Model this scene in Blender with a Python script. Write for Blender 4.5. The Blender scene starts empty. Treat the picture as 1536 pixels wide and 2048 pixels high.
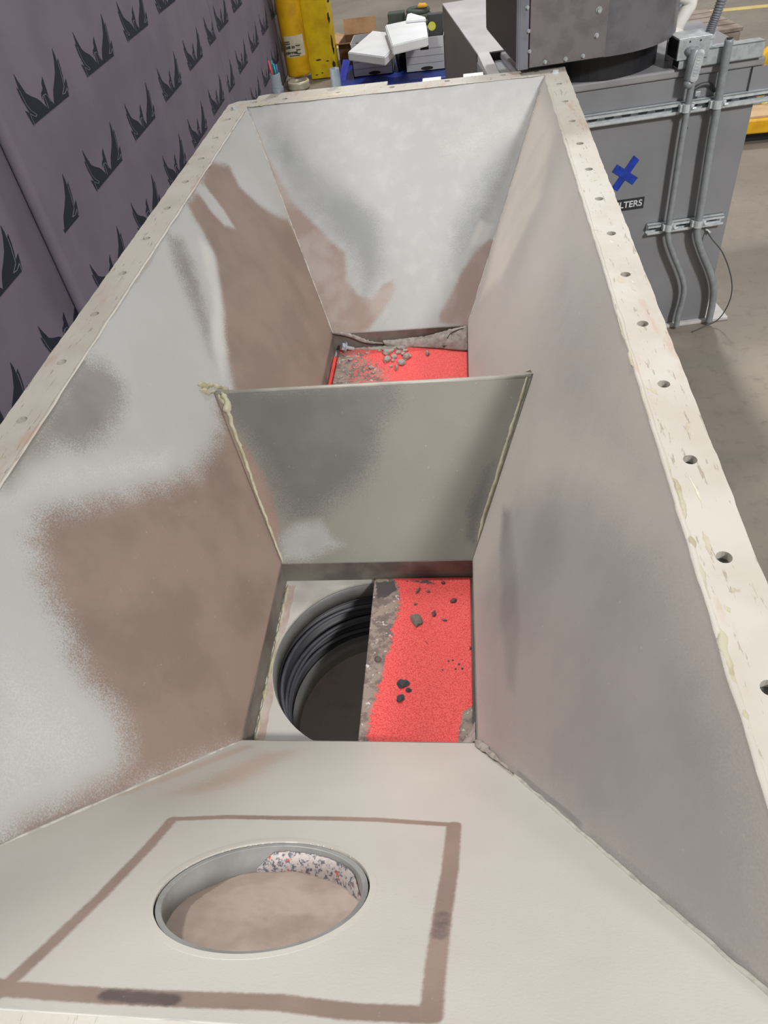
import bpy, bmesh, math, random
import numpy as np
from mathutils import Vector, Matrix, noise
random.seed(7)
C = bpy.context.scene.collection
scn = bpy.context.scene
PI = math.pi

# ------------------------------------------------------------------ camera
RIM = 0.93                                  # height of the hopper rim above the floor
R3 = Matrix(((0.991126781570607, 0.03003465902521557, 0.12948213046876192),
             (0.07012871226538948, 0.7093620251997891, -0.7013469048341571),
             (-0.11291442144158849, 0.7042041156239383, 0.7009614090439062)))
CAM = Vector((0.20815319, -0.35572829, 1.51848189))
FPX = 1433.34
cam_d = bpy.data.cameras.new('camera')
cam_d.sensor_fit = 'VERTICAL'; cam_d.sensor_height = 24.0; cam_d.lens = FPX / 2048 * 24.0
cam_d.clip_start = 0.02; cam_d.clip_end = 60
cam = bpy.data.objects.new('camera', cam_d); C.objects.link(cam)
cam.matrix_world = Matrix.Translation(CAM) @ R3.to_4x4()
scn.camera = cam

# ------------------------------------------------------------------ light
def world():
    w = bpy.data.worlds.new('warehouse_air'); scn.world = w; w.use_nodes = True
    nt = w.node_tree; bg = nt.nodes['Background']
    tc = nt.nodes.new('ShaderNodeTexCoord'); sep = nt.nodes.new('ShaderNodeSeparateXYZ')
    cr = nt.nodes.new('ShaderNodeValToRGB')
    nt.links.new(tc.outputs['Generated'], sep.inputs[0]); nt.links.new(sep.outputs['Z'], cr.inputs[0])
    e = cr.color_ramp.elements
    e[0].position = 0.0; e[0].color = (0.16, 0.15, 0.145, 1)
    e[1].position = 1.0; e[1].color = (0.50, 0.50, 0.51, 1)
    m = e.new(0.35); m.color = (0.30, 0.295, 0.29, 1)
    nt.links.new(cr.outputs[0], bg.inputs['Color']); bg.inputs['Strength'].default_value = 0.98
world()
def area(name, loc, target, size, power, col=(1, 0.99, 0.97), sy=None):
    l = bpy.data.lights.new(name, 'AREA'); l.energy = power; l.color = col
    l.shape = 'RECTANGLE'; l.size = size; l.size_y = sy or size
    o = bpy.data.objects.new(name, l); C.objects.link(o); o.location = loc
    o.rotation_euler = (Vector(target) - Vector(loc)).to_track_quat('-Z', 'Y').to_euler()
    return o
area('high_bay_light_front', (3.4, -3.0, 4.8), (0.3, 1.8, 0.5), 0.7, 330)
area('high_bay_light_left', (-3.0, 2.0, 6.0), (0.3, 1.0, 0.5), 0.5, 235)
area('high_bay_light_back', (0.8, 7.2, 6.5), (0.4, 5.0, 0.0), 0.8, 260)
scn.view_settings.view_transform = 'Standard'
scn.view_settings.look = 'None'
scn.view_settings.gamma = 1.0
scn.view_settings.use_curve_mapping = False
scn.view_settings.exposure = 0.0

# ------------------------------------------------------------------ measuring
def ray(x, y):
    return (R3 @ Vector((x - 768, 1024 - y, -FPX))).normalized()
def on(x, y, P, n):                         # where the sight line of a photo point meets a real plane
    d = ray(x, y); n = Vector(n); t = (Vector(P) - CAM).dot(n) / d.dot(n)
    return CAM + d * t
def atz(x, y, z): return on(x, y, (0, 0, z), (0, 0, 1))
def aty(x, y, Y): return on(x, y, (0, Y, 0), (0, 1, 0))
def atx(x, y, X): return on(x, y, (X, 0, 0), (1, 0, 0))

# ------------------------------------------------------------------ materials
def lin(c):
    return tuple((v / 255 / 12.92) if v / 255 <= 0.04045 else ((v / 255 + 0.055) / 1.055) ** 2.4 for v in c) + (1,)
MATS = {}
def nd(nt, t, **kw):
    n = nt.nodes.new(t)
    for k, v in kw.items():
        if k in n.inputs: n.inputs[k].default_value = v
        else: setattr(n, k, v)
    return n
def mix(nt, fac, a, b):
    m = nt.nodes.new('ShaderNodeMix'); m.data_type = 'RGBA'
    for s, v in ((m.inputs[0], fac), (m.inputs[6], a), (m.inputs[7], b)):
        if isinstance(v, (int, float, tuple)): s.default_value = v
        else: nt.links.new(v, s)
    return m.outputs[2]
def mth(nt, op, a, b=None, c=None, clamp=False):
    m = nt.nodes.new('ShaderNodeMath'); m.operation = op; m.use_clamp = clamp
    for i, v in enumerate((a, b, c)):
        if v is None: continue
        if isinstance(v, (int, float)): m.inputs[i].default_value = v
        else: nt.links.new(v, m.inputs[i])
    return m.outputs[0]
def sstep(nt, v, lo, hi):
    m = nt.nodes.new('ShaderNodeMapRange'); m.interpolation_type = 'SMOOTHSTEP'
    nt.links.new(v, m.inputs[0]); m.inputs[1].default_value = lo; m.inputs[2].default_value = hi
    return m.outputs[0]
def tex(nt, scale, detail=3, rough=0.55, vec=None):
    n = nd(nt, 'ShaderNodeTexNoise', Scale=scale, Detail=detail, Roughness=rough)
    if vec is None:
        tc = nt.nodes.new('ShaderNodeTexCoord'); vec = tc.outputs['Object']
    nt.links.new(vec, n.inputs['Vector'])
    return n.outputs['Fac']
def stretched(nt, sc, rot=(0, 0, 0)):
    tc = nt.nodes.new('ShaderNodeTexCoord'); mp = nt.nodes.new('ShaderNodeMapping')
    mp.inputs['Scale'].default_value = sc; mp.inputs['Rotation'].default_value = rot
    nt.links.new(tc.outputs['Object'], mp.inputs['Vector']); return mp.outputs[0]
def base_mat(name):
    m = bpy.data.materials.new(name); m.use_nodes = True
    return m, m.node_tree, m.node_tree.nodes['Principled BSDF']
def M(name, col, rough=0.5, metal=0.0, var=0.08, scale=20, col2=None, bump=0.0, bscale=200, lo=.4, hi=.65):
    """plain procedural surface: a base colour with blotchy variation and an optional fine bump"""
    if name in MATS: return MATS[name]
    m, nt, b = base_mat(name)
    c = lin(col); d = lin(col2) if col2 else tuple(v * (1 - 2.2 * var) for v in c[:3]) + (1,)
    f = sstep(nt, tex(nt, scale, 5), lo, hi)
    nt.links.new(mix(nt, f, c, d), b.inputs['Base Color'])
    b.inputs['Roughness'].default_value = rough; b.inputs['Metallic'].default_value = metal
    if bump:
        bp = nd(nt, 'ShaderNodeBump', Strength=bump, Distance=0.001)
        nt.links.new(tex(nt, bscale, 2), bp.inputs['Height']); nt.links.new(bp.outputs[0], b.inputs['Normal'])
    MATS[name] = m; return m
def stain_sheen(name, base, cols, rough=0.42, amp=0.7, blot=None, fine=420, streak=None, spec=0.5, bump=0.25):
    """painted sheet steel: base paint plus stain and sheen layers whose shapes come from the 'mask' attribute
    (overspray and primer patches, some sheen reflections painted in as colour), broken up by droplet noise at their edges"""
    m, nt, b = base_mat(name)
    at = nt.nodes.new('ShaderNodeAttribute'); at.attribute_name = 'mask'
    sp = nt.nodes.new('ShaderNodeSeparateColor'); nt.links.new(at.outputs['Color'], sp.inputs[0])
    nf = tex(nt, fine, 2, .6); nb = tex(nt, 26, 4, .6)
    pert = mth(nt, 'ADD', mth(nt, 'MULTIPLY', mth(nt, 'SUBTRACT', nf, .5), amp * 1.5), mth(nt, 'MULTIPLY', mth(nt, 'SUBTRACT', nb, .5), amp * .6))
    c = mix(nt, sstep(nt, tex(nt, 3.2, 4), .35, .7), lin(base), lin(blot or tuple(v * .93 for v in base)))
    if streak:
        sv = stretched(nt, streak[1]); c = mix(nt, mth(nt, 'MULTIPLY', sstep(nt, tex(nt, 1, 3, .5, sv), .45, .75), streak[2]), c, lin(streak[0]))
    for i, col in enumerate(cols):
        if col is None: continue
        ch = sp.outputs[i]
        on_ = sstep(nt, mth(nt, 'ADD', ch, mth(nt, 'MULTIPLY', pert, mth(nt, 'MULTIPLY', mth(nt, 'MULTIPLY', ch, 4.0), mth(nt, 'SUBTRACT', 1.0, ch)))), .15, .85)
        col1 = col[0] if isinstance(col[0], tuple) else col
        col2 = col[1] if isinstance(col[0], tuple) else tuple(v * .94 for v in col)
        cc = mix(nt, sstep(nt, tex(nt, 7, 4), .4, .65), lin(col1), lin(col2))
        c = mix(nt, on_, c, cc)
    c = mix(nt, mth(nt, 'MULTIPLY', sstep(nt, tex(nt, 90, 3, .7), .66, .78), .25), c, (.62, .6, .55, 1))
    nt.links.new(c, b.inputs['Base Color'])
    rr = mth(nt, 'ADD', mth(nt, 'MULTIPLY', tex(nt, 6, 3), .25), rough - .12)
    nt.links.new(rr, b.inputs['Roughness']); b.inputs['Specular IOR Level'].default_value = spec
    bp = nd(nt, 'ShaderNodeBump', Strength=bump, Distance=0.0006)
    nt.links.new(tex(nt, 330, 2), bp.inputs['Height']); nt.links.new(bp.outputs[0], b.inputs['Normal'])
    MATS[name] = m; return m

# ------------------------------------------------------------------ object helpers
def tag(o, label=None, cat=None, group=None, kind=None):
    if label: o['label'] = label
    if cat: o['category'] = cat
    if group: o['group'] = group
    if kind: o['kind'] = kind
    return o
def empty(name, loc=(0, 0, 0), rz=0.0, label=None, cat=None, group=None):
    o = bpy.data.objects.new(name, None); C.objects.link(o); o.location = loc; o.rotation_euler.z = rz
    o.empty_display_size = .05
    return tag(o, label, cat, group)
def obj(name, bm, mat, parent=None, smooth=False, world=False):
    """link a bmesh as one object; world=True: vertices are in world space, keep them there under the parent"""
    if isinstance(mat, str): mat = MATS[mat]
    bmesh.ops.recalc_face_normals(bm, faces=bm.faces)
    me = bpy.data.meshes.new(name); bm.to_mesh(me); bm.free()
    for mm in (mat if isinstance(mat, (list, tuple)) else [mat]): me.materials.append(mm)
    if smooth:
        for p in me.polygons: p.use_smooth = True
    o = bpy.data.objects.new(name, me); C.objects.link(o)
    if parent:
        o.parent = parent
        if world:
            bpy.context.view_layer.update()
            o.matrix_parent_inverse = parent.matrix_world.inverted()
    return o
def centre(o):
    """move a top-level mesh's origin to the middle of its base"""
    vs = [v.co for v in o.data.vertices]
    c = Vector(((min(v.x for v in vs) + max(v.x for v in vs)) / 2, (min(v.y for v in vs) + max(v.y for v in vs)) / 2, min(v.z for v in vs)))
    o.data.transform(Matrix.Translation(-c)); o.location = c
    return o
def NB(): return bmesh.new()
def box(bm, x0, x1, y0, y1, z0, z1, mtx=None, bevel=0.0, seg=2):
    r = bmesh.ops.create_cube(bm, size=1)
    vs = r['verts']
    for v in vs:
        v.co = Vector((x0 + (v.co.x + .5) * (x1 - x0), y0 + (v.co.y + .5) * (y1 - y0), z0 + (v.co.z + .5) * (z1 - z0)))
    if bevel:
        es = list({e for v in vs for e in v.link_edges})
        rb = bmesh.ops.bevel(bm, geom=es, offset=bevel, segments=seg, affect='EDGES', profile=.5)
        vs = list({v for f in rb['faces'] for v in f.verts} | {v for v in vs if v.is_valid})
    if mtx is not None: bmesh.ops.transform(bm, matrix=mtx, verts=vs)
    return vs
def frame_of(d):
    d = d.normalized(); a = Vector((0, 0, 1)) if abs(d.z) < .9 else Vector((1, 0, 0))
    x = d.cross(a).normalized(); return x, d.cross(x).normalized()
def tube(bm, pts, r, seg=12, cap=True, closed=False):
    pts = [Vector(p) for p in pts]; n = len(pts); rings = []
    x = None
    for i, p in enumerate(pts):
        a = pts[i - 1] if (i or closed) else p; b = pts[(i + 1) % n] if (i < n - 1 or closed) else p
        d = (b - a).normalized()
        if x is None: x, y = frame_of(d)
        else:
            x = (x - d * x.dot(d)).normalized(); y = d.cross(x)
        rr = r[i] if isinstance(r, (list, tuple)) else r
        rings.append([bm.verts.new(p + (x * math.cos(t) + y * math.sin(t)) * rr) for t in [2 * PI * k / seg for k in range(seg)]])
    for i in range(n - (0 if closed else 1)):
        A, B = rings[i], rings[(i + 1) % n]
        for k in range(seg): bm.faces.new((A[k], A[(k + 1) % seg], B[(k + 1) % seg], B[k]))
    if cap and not closed: bm.faces.new(rings[0][::-1]); bm.faces.new(rings[-1])
    return rings
def smooth_path(pts, n=6):
    """Catmull-Rom through the points"""
    P = [Vector(p) for p in pts]; out = []
    for i in range(len(P) - 1):
        p0, p1, p2, p3 = P[max(i - 1, 0)], P[i], P[i + 1], P[min(i + 2, len(P) - 1)]
        for k in range(n):
            t = k / n
            out.append(.5 * ((2 * p1) + (p2 - p0) * t + (2 * p0 - 5 * p1 + 4 * p2 - p3) * t * t + (3 * p1 - p0 - 3 * p2 + p3) * t ** 3))
    return out + [P[-1]]
def lathe(bm, prof, c=(0, 0, 0), seg=48, mtx=None, closed=False):
    """prof: list of (r, z)"""
    rings = []
    for r, z in prof:
        rings.append([bm.verts.new(Vector((c[0] + r * math.cos(2 * PI * k / seg), c[1] + r * math.sin(2 * PI * k / seg), c[2] + z))) for k in range(seg)])
    m = len(rings)
    for i in range(m - (0 if closed else 1)):
        A, B = rings[i], rings[(i + 1) % m]
        for k in range(seg): bm.faces.new((A[k], A[(k + 1) % seg], B[(k + 1) % seg], B[k]))
    vs = [v for r in rings for v in r]
    if mtx is not None: bmesh.ops.transform(bm, matrix=mtx, verts=vs)
    return rings
def disc(bm, r, c, seg=48, mtx=None):
    vs = [bm.verts.new((c[0] + r * math.cos(2 * PI * k / seg), c[1] + r * math.sin(2 * PI * k / seg), c[2])) for k in range(seg)]
    bm.faces.new(vs)
    if mtx is not None: bmesh.ops.transform(bm, matrix=mtx, verts=vs)
def poly_plate(bm, loops, z0, z1, mtx=None):
    """flat plate from an outer loop and hole loops (x,y), thickness z0..z1"""
    tmp = bmesh.new(); es = []
    for lp in loops:
        vs = [tmp.verts.new((p[0], p[1], z1)) for p in lp]
        for i in range(len(vs)): es.append(tmp.edges.new((vs[i], vs[(i + 1) % len(vs)])))
    bmesh.ops.triangle_fill(tmp, use_beauty=True, use_dissolve=False, edges=es)
    ex = bmesh.ops.extrude_face_region(tmp, geom=tmp.faces[:])
    for g in ex['geom']:
        if isinstance(g, bmesh.types.BMVert): g.co.z = z0
    bmesh.ops.recalc_face_normals(tmp, faces=tmp.faces)
    if mtx is not None: bmesh.ops.transform(tmp, matrix=mtx, verts=tmp.verts)
    me = bpy.data.meshes.new('tmp'); tmp.to_mesh(me); tmp.free(); bm.from_mesh(me); bpy.data.meshes.remove(me)
def circ(cx, cy, r, n=16, ph=0): return [(cx + r * math.cos(ph + 2 * PI * k / n), cy + r * math.sin(ph + 2 * PI * k / n)) for k in range(n)]
def nz(p, s=1.0): return noise.noise(Vector(p) * s)

def seg_dist(P, A, B):
    d = B - A; L = max((d ** 2).sum(), 1e-12)
    t = np.clip(((P - A) @ d) / L, 0, 1)
    return np.sqrt(((P - (A + t[:, None] * d)) ** 2).sum(1))
def poly_sd(P, poly):
    """signed distance, positive inside"""
    V = np.array(poly, float); n = len(V); D = np.full(len(P), 1e9); ins = np.zeros(len(P), bool)
    for i in range(n):
        A, B = V[i], V[(i + 1) % n]
        D = np.minimum(D, seg_dist(P, A, B))
        if A[1] != B[1]:
            c = ((A[1] > P[:, 1]) != (B[1] > P[:, 1])) & (P[:, 0] < (B[0] - A[0]) * (P[:, 1] - A[1]) / (B[1] - A[1]) + A[0])
            ins ^= c
    return np.where(ins, D, -D)
def line_sd(P, pts, w):
    D = np.full(len(P), 1e9)
    for a, b in zip(pts[:-1], pts[1:]): D = np.minimum(D, seg_dist(P, np.array(a, float), np.array(b, float)))
    return w - D
def sheet(name, A, B, Cc, D, nu, nv, mat, parent, layers, thick=0.003, dent=None, holes=None):
    """a sheet-steel panel as a dense ruled grid A-B (one edge) to D-C (opposite edge).
    layers: (channel, kind, photo points, softness in m, weight, width): stain and painted-sheen outlines laid on the panel's own plane"""
    A, B, Cc, D = map(Vector, (A, B, Cc, D))
    n = (B - A).cross(D - A).normalized(); ex = (B - A).normalized(); ey = n.cross(ex)
    if n.dot(CAM - A) < 0: n = -n
    co = []
    for j in range(nv + 1):
        v = j / nv; L = A.lerp(D, v); Rr = B.lerp(Cc, v)
        for i in range(nu + 1): co.append(L.lerp(Rr, i / nu))
    P2 = np.array([((p - A).dot(ex), (p - A).dot(ey)) for p in co])
    mask = np.zeros((len(co), 4)); mask[:, 3] = 1
    for ly in layers:
        ch, kind, pts, soft, wt = ly[:5]
        q = [on(x, y, A, n) for x, y in pts]; q2 = [((p - A).dot(ex), (p - A).dot(ey)) for p in q]
        sd = poly_sd(P2, q2) if kind == 'p' else line_sd(P2, q2, ly[5])
        soft = soft * (1.9 if kind == 'p' else 1.0); t = np.clip((sd + soft) / (2 * soft), 0, 1); t = t * t * (3 - 2 * t) * wt
        if len(ly) > 6 and ly[6] == 'cut': mask[:, ch] *= (1 - t)
        else: mask[:, ch] = np.maximum(mask[:, ch], t)
    if dent:
        co = [p + n * dent(p) for p in co]
    me = bpy.data.meshes.new(name)
    fs = [(j * (nu + 1) + i, j * (nu + 1) + i + 1, (j + 1) * (nu + 1) + i + 1, (j + 1) * (nu + 1) + i) for j in range(nv) for i in range(nu)]
    if holes:
        fs = [f for f in fs if not holes(sum((co[k] for k in f), Vector()) / 4)]
    me.from_pydata([tuple(p) for p in co], [], fs)
    at = me.color_attributes.new('mask', 'FLOAT_COLOR', 'POINT')
    at.data.foreach_set('color', mask.astype(np.float32).ravel())
    me.materials.append(mat if not isinstance(mat, str) else MATS[mat])
    for p in me.polygons: p.use_smooth = True
    me.update()
    flip = me.polygons[0].normal.dot(n) < 0
    if flip: me.flip_normals()
    o = bpy.data.objects.new(name, me); C.objects.link(o); o.parent = parent
    if thick:
        s = o.modifiers.new('thickness', 'SOLIDIFY'); s.thickness = thick; s.offset = -1
    return o
def bead(bm, pts, w, h, n, seed=0, rough=.4, step=.004):
    """irregular ridge of sealant along a line, lying on a surface of normal n"""
    P = [Vector(p) for p in pts]; out = []
    for a, b in zip(P[:-1], P[1:]):
        k = max(2, int((b - a).length / step)); out += [a.lerp(b, i / k) for i in range(k)]
    out.append(P[-1]); n = Vector(n).normalized(); rows = []; N = len(out)
    for i, p in enumerate(out):
        d = (out[min(i + 1, N - 1)] - out[max(i - 1, 0)]).normalized(); s = n.cross(d).normalized()
        f = 1 + rough * nz((i * .13, seed, 0)) * 2 + rough * nz((i * .45, seed, 4)); t = i / (N - 1)
        ww = (w(t) if callable(w) else w) * max(.15, f); hh = (h(t) if callable(h) else h) * max(.2, f)
        off = s * ww * .5 * nz((i * .2, seed, 9))
        ends = min(1, i / 3, (N - 1 - i) / 3); ww *= max(ends, .1); hh *= max(ends, .02)
        rows.append([bm.verts.new(p + off + s * ww * c + n * (hh * z)) for c, z in ((-1, -.3), (-.8, .35), (-.35, .95), (.1, 1), (.6, .7), (1, -.3))])
    for A, B in zip(rows[:-1], rows[1:]):
        for k in range(5): bm.faces.new((A[k], A[k + 1], B[k + 1], B[k]))
def chunk_mesh(bm, c, sx, sy, sz, seed, sub=2, ang=0.0):
    r = bmesh.ops.create_icosphere(bm, subdivisions=sub, radius=1)
    m = Matrix.Translation(c) @ Matrix.Rotation(ang, 4, 'Z')
    for v in r['verts']:
        f = 1 + .5 * nz(tuple(v.co * 1.3 + Vector((seed * 3.1, 0, 0)))) + .22 * nz(tuple(v.co * 3.5 + Vector((0, seed, 0))))
        p = v.co * f; v.co = m @ Vector((p.x * sx, p.y * sy, max(p.z, -.5) * sz))
    return r['verts']

# plain materials
M('concrete_floor', (158, 149, 136), .75, scale=1.6, col2=(128, 119, 107), bump=.3, bscale=60)
M('rim_paint', (222, 214, 200), .5)
M('galvanised', (178, 184, 186), .4, .15, scale=60, col2=(160, 166, 168))
M('galv_bright', (208, 214, 216), .35, .2, scale=40, col2=(188, 194, 198))
M('conduit_grey', (148, 153, 156), .42, .1, scale=45, col2=(136, 141, 144))
M('cabinet_paint', (136, 137, 140), .42, scale=4, col2=(128, 129, 132), bump=.1)
M('cabinet_side', (96, 90, 88), .5, scale=4, bump=.1)
M('fan_paint', (110, 108, 112), .4, scale=14, col2=(96, 94, 99), bump=.2)
M('black_rubber', (34, 35, 40), .5, scale=30)
M('hose_grey', (70, 71, 77), .5, scale=30)
M('dark_void', (30, 26, 24), .9, scale=8, col2=(44, 38, 34))
M('blue_tape', (22, 62, 170), .6, scale=50, col2=(14, 46, 140))
M('label_black', (44, 47, 52), .5, scale=30)
M('white_print', (214, 216, 220), .5, scale=30)
M('yellow_paint', (226, 196, 12), .45, scale=9, col2=(205, 170, 10), bump=.1)
M('yellow_plastic', (230, 180, 10), .45, scale=7, col2=(205, 150, 10))
M('scuff_black', (58, 52, 20), .7, scale=60)
M('paper_label', (214, 205, 176), .8, scale=12)
M('ink', (44, 40, 36), .7, scale=20)
M('white_card', (232, 234, 236), .7, scale=6, var=.03)
M('grey_card', (196, 196, 198), .75, scale=8, var=.03)
M('card_line', (140, 140, 146), .8, scale=8)
M('cardboard', (192, 156, 116), .85, scale=7, col2=(172, 136, 100))
M('cardboard_dark', (120, 92, 68), .9, scale=7)
M('blue_plastic', (24, 52, 150), .4, scale=6, col2=(18, 40, 110))
M('charcoal_plastic', (74, 74, 76), .5, scale=12)
M('yellow_sticker', (222, 224, 60), .5, scale=12, col2=(240, 240, 190))
M('olive_plastic', (86, 94, 84), .6, scale=12)
M('orange_plastic', (238, 176, 60), .5, scale=12)
M('pvc_grey', (120, 130, 138), .5, scale=22, col2=(98, 106, 114))
M('pvc_white', (238, 234, 228), .4, scale=12, var=.02)
M('wire_red', (214, 60, 84), .4); M('wire_teal', (40, 140, 140), .4); M('wire_blue', (40, 108, 150), .4)
M('sealant', (178, 173, 150), .5, scale=40, col2=(160, 153, 124), bump=.4, bscale=150)
M('sealant_pale', (206, 200, 180), .5, scale=40, col2=(180, 172, 146))
M('dust_cake', (166, 157, 149), .95, scale=60, col2=(142, 133, 126), bump=.8, bscale=260)
M('crack_dark', (88, 84, 82), .95, scale=60, col2=(70, 68, 70), bump=.8, bscale=260)
M('steel', (196, 200, 202), .25, .5, scale=60)
M('fabric', (126, 116, 130), .95, scale=3, col2=(116, 108, 122), bump=.25, bscale=900)
M('fabric_edge', (136, 124, 142), .95, scale=3)
M('emblem_ink', (30, 35, 52), .85, scale=30, var=.03)
M('emblem_line', (116, 114, 128), .9, scale=30)
M('wood', (150, 118, 86), .8, scale=9, col2=(118, 90, 66))
M('tan_board', (196, 168, 130), .8, scale=9)
M('hopper_outside', (172, 166, 156), .6, scale=5)
M('white_tab', (236, 236, 232), .5, var=.02)

# rim paint with scuffs, brown rubs and scratches
def rim_material():
    m, nt, b = base_mat('worn_rim_paint')
    c = mix(nt, sstep(nt, tex(nt, 9, 4), .35, .7), lin((187, 182, 172)), lin((177, 170, 158)))
    sv = stretched(nt, (26, 7, 10), (0, 0, .3))
    c = mix(nt, mth(nt, 'MULTIPLY', sstep(nt, tex(nt, 1, 4, .6, sv), .57, .70), .6), c, lin((176, 146, 126)))
    sv2 = stretched(nt, (160, 24, 60), (0, 0, .9))
    c = mix(nt, mth(nt, 'MULTIPLY', sstep(nt, tex(nt, 1, 4, .65, sv2), .61, .66), .65), c, lin((134, 122, 104)))
    c = mix(nt, sstep(nt, tex(nt, 34, 5, .7), .66, .70), c, lin((170, 160, 138)))
    nt.links.new(c, b.inputs['Base Color']); b.inputs['Roughness'].default_value = .5
    bp = nd(nt, 'ShaderNodeBump', Strength=.4, Distance=0.001)
    nt.links.new(tex(nt, 120, 4), bp.inputs['Height']); nt.links.new(bp.outputs[0], b.inputs['Normal'])
    MATS['worn_rim_paint'] = m
rim_material()
def red_material():
    m, nt, b = base_mat('red_grit_coating')
    at = nt.nodes.new('ShaderNodeAttribute'); at.attribute_name = 'mask'
    sp = nt.nodes.new('ShaderNodeSeparateColor'); nt.links.new(at.outputs['Color'], sp.inputs[0])
    g = tex(nt, 520, 2, .6)
    c = mix(nt, sstep(nt, g, .35, .6), lin((212, 62, 60)), lin((240, 98, 94)))
    c = mix(nt, sstep(nt, tex(nt, 60, 4), .70, .74), c, lin((120, 40, 40)))
    pert = mth(nt, 'MULTIPLY', mth(nt, 'SUBTRACT', tex(nt, 110, 5, .75), .5), 1.5)
    gcol = mix(nt, sstep(nt, tex(nt, 55, 4, .7), .42, .6), lin((150, 134, 122)), lin((112, 98, 92)))
    gcol = mix(nt, sstep(nt, tex(nt, 75, 4, .7), .6, .66), gcol, lin((205, 200, 194)))
    ch = sp.outputs[0]
    f = sstep(nt, mth(nt, 'ADD', ch, mth(nt, 'MULTIPLY', pert, mth(nt, 'MULTIPLY', mth(nt, 'MULTIPLY', ch, 3.4), mth(nt, 'SUBTRACT', 1.05, ch)))), .4, .6)
    c = mix(nt, f, c, gcol)
    f2 = sstep(nt, mth(nt, 'ADD', sp.outputs[1], mth(nt, 'MULTIPLY', pert, mth(nt, 'MULTIPLY', sp.outputs[1], .9))), .4, .6)
    c = mix(nt, f2, c, lin((76, 70, 70)))
    nt.links.new(c, b.inputs['Base Color']); b.inputs['Roughness'].default_value = .75
    bp = nd(nt, 'ShaderNodeBump', Strength=.55, Distance=0.001)
    nt.links.new(g, bp.inputs['Height']); nt.links.new(bp.outputs[0], b.inputs['Normal'])
    MATS['red_grit_coating'] = m
red_material()

# ================================================================== SETTING
def floor_material():
    m, nt, b = base_mat('concrete_slab')
    c = mix(nt, sstep(nt, tex(nt, .9, 6, .6), .35, .7), lin((146, 137, 124)), lin((122, 113, 102)))
    c = mix(nt, mth(nt, 'MULTIPLY', sstep(nt, tex(nt, 22, 5, .7), .5, .75), .5), c, lin((106, 98, 88)))
    sv = stretched(nt, (.35, 5, 1), (0, 0, .1))
    c = mix(nt, mth(nt, 'MULTIPLY', sstep(nt, tex(nt, 1, 5, .6, sv), .5, .7), .35), c, lin((128, 123, 116)))
    nt.links.new(c, b.inputs['Base Color']); b.inputs['Roughness'].default_value = .62
    bp = nd(nt, 'ShaderNodeBump', Strength=.3, Distance=0.002)
    nt.links.new(tex(nt, 70, 5), bp.inputs['Height']); nt.links.new(bp.outputs[0], b.inputs['Normal'])
    return m
bm = NB(); box(bm, -8, 12, -6, 26, -.12, 0)
floor = tag(obj('floor', bm, floor_material()), kind='structure')
bm = NB(); a = atz(1380, 27, 0); b_ = atz(1536, 12, 0); d = (b_ - a).normalized(); s_ = Vector((-d.y, d.x, 0)) * .05
a -= d * 4; b_ += d * 4
vs = [bm.verts.new(p + Vector((0, 0, .0003))) for p in (a - s_, b_ - s_, b_ + s_, a + s_)]; bm.faces.new(vs)
r_ = bmesh.ops.extrude_face_region(bm, geom=bm.faces[:]); bmesh.ops.translate(bm, verts=[g for g in r_['geom'] if isinstance(g, bmesh.types.BMVert)], vec=(0, 0, .002))
M('line_paint', (214, 190, 120), .6, scale=5, col2=(190, 170, 120))
tag(obj('trim_1', bm, 'line_paint'), kind='structure')

# ================================================================== HOPPER
XL, XR = -0.4238, 0.4290           # inner edges of the rim
YN, YF = -0.2667, 1.924
BA, BB = -0.1742, 0.1957           # outlet edges
Y0, Y1, Y2, Y3 = 0.1717, 0.5390, 1.011, 1.378
ZD = 0.4872; YD = 0.7900; ZDV = 0.7203
ZP = 0.437                         # outlet plate
hop = empty('dust_hopper', (0, .83, 0), 0, 'long beige-grey painted steel dust hopper with two square outlets and a drilled rim, seen from above', 'hopper')
hop['label'] = 'long grey painted steel hopper with two square outlets and a drilled rim'
def H(o):
    bpy.context.view_layer.update(); o.parent = hop; o.matrix_parent_inverse = hop.matrix_world.inverted(); return o
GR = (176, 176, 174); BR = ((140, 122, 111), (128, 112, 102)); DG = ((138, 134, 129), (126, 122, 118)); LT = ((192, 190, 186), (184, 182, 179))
stain_sheen('left_wall_paint', GR, [BR, DG, LT], rough=.36, blot=(170, 168, 164), bump=.4)
stain_sheen('right_wall_paint', (180, 173, 165), [((156, 150, 146), (148, 143, 140)), ((140, 136, 133), (132, 128, 126)), ((198, 190, 178), (190, 182, 171))], rough=.42, blot=(172, 166, 159), amp=.3)
stain_sheen('far_wall_paint', (176, 176, 174), [((154, 136, 126), (172, 160, 152)), ((146, 148, 148), (158, 159, 158)), LT], rough=.3, blot=(172, 172, 170), streak=((200, 200, 198), (30, 30, 3), .25), bump=.5)
stain_sheen('baffle_paint', (134, 131, 121), [((150, 128, 116), (140, 120, 108)), ((108, 105, 101), (100, 98, 95)), ((164, 165, 162), (152, 152, 148))], rough=.4, blot=(126, 124, 115), bump=.4)
stain_sheen('near_wall_paint', (200, 196, 187), [((154, 134, 122), (140, 122, 112)), ((104, 92, 88), (88, 78, 76)), ((192, 176, 162), (184, 168, 156))], rough=.45, blot=(191, 186, 177), amp=.35, fine=160)

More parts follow.
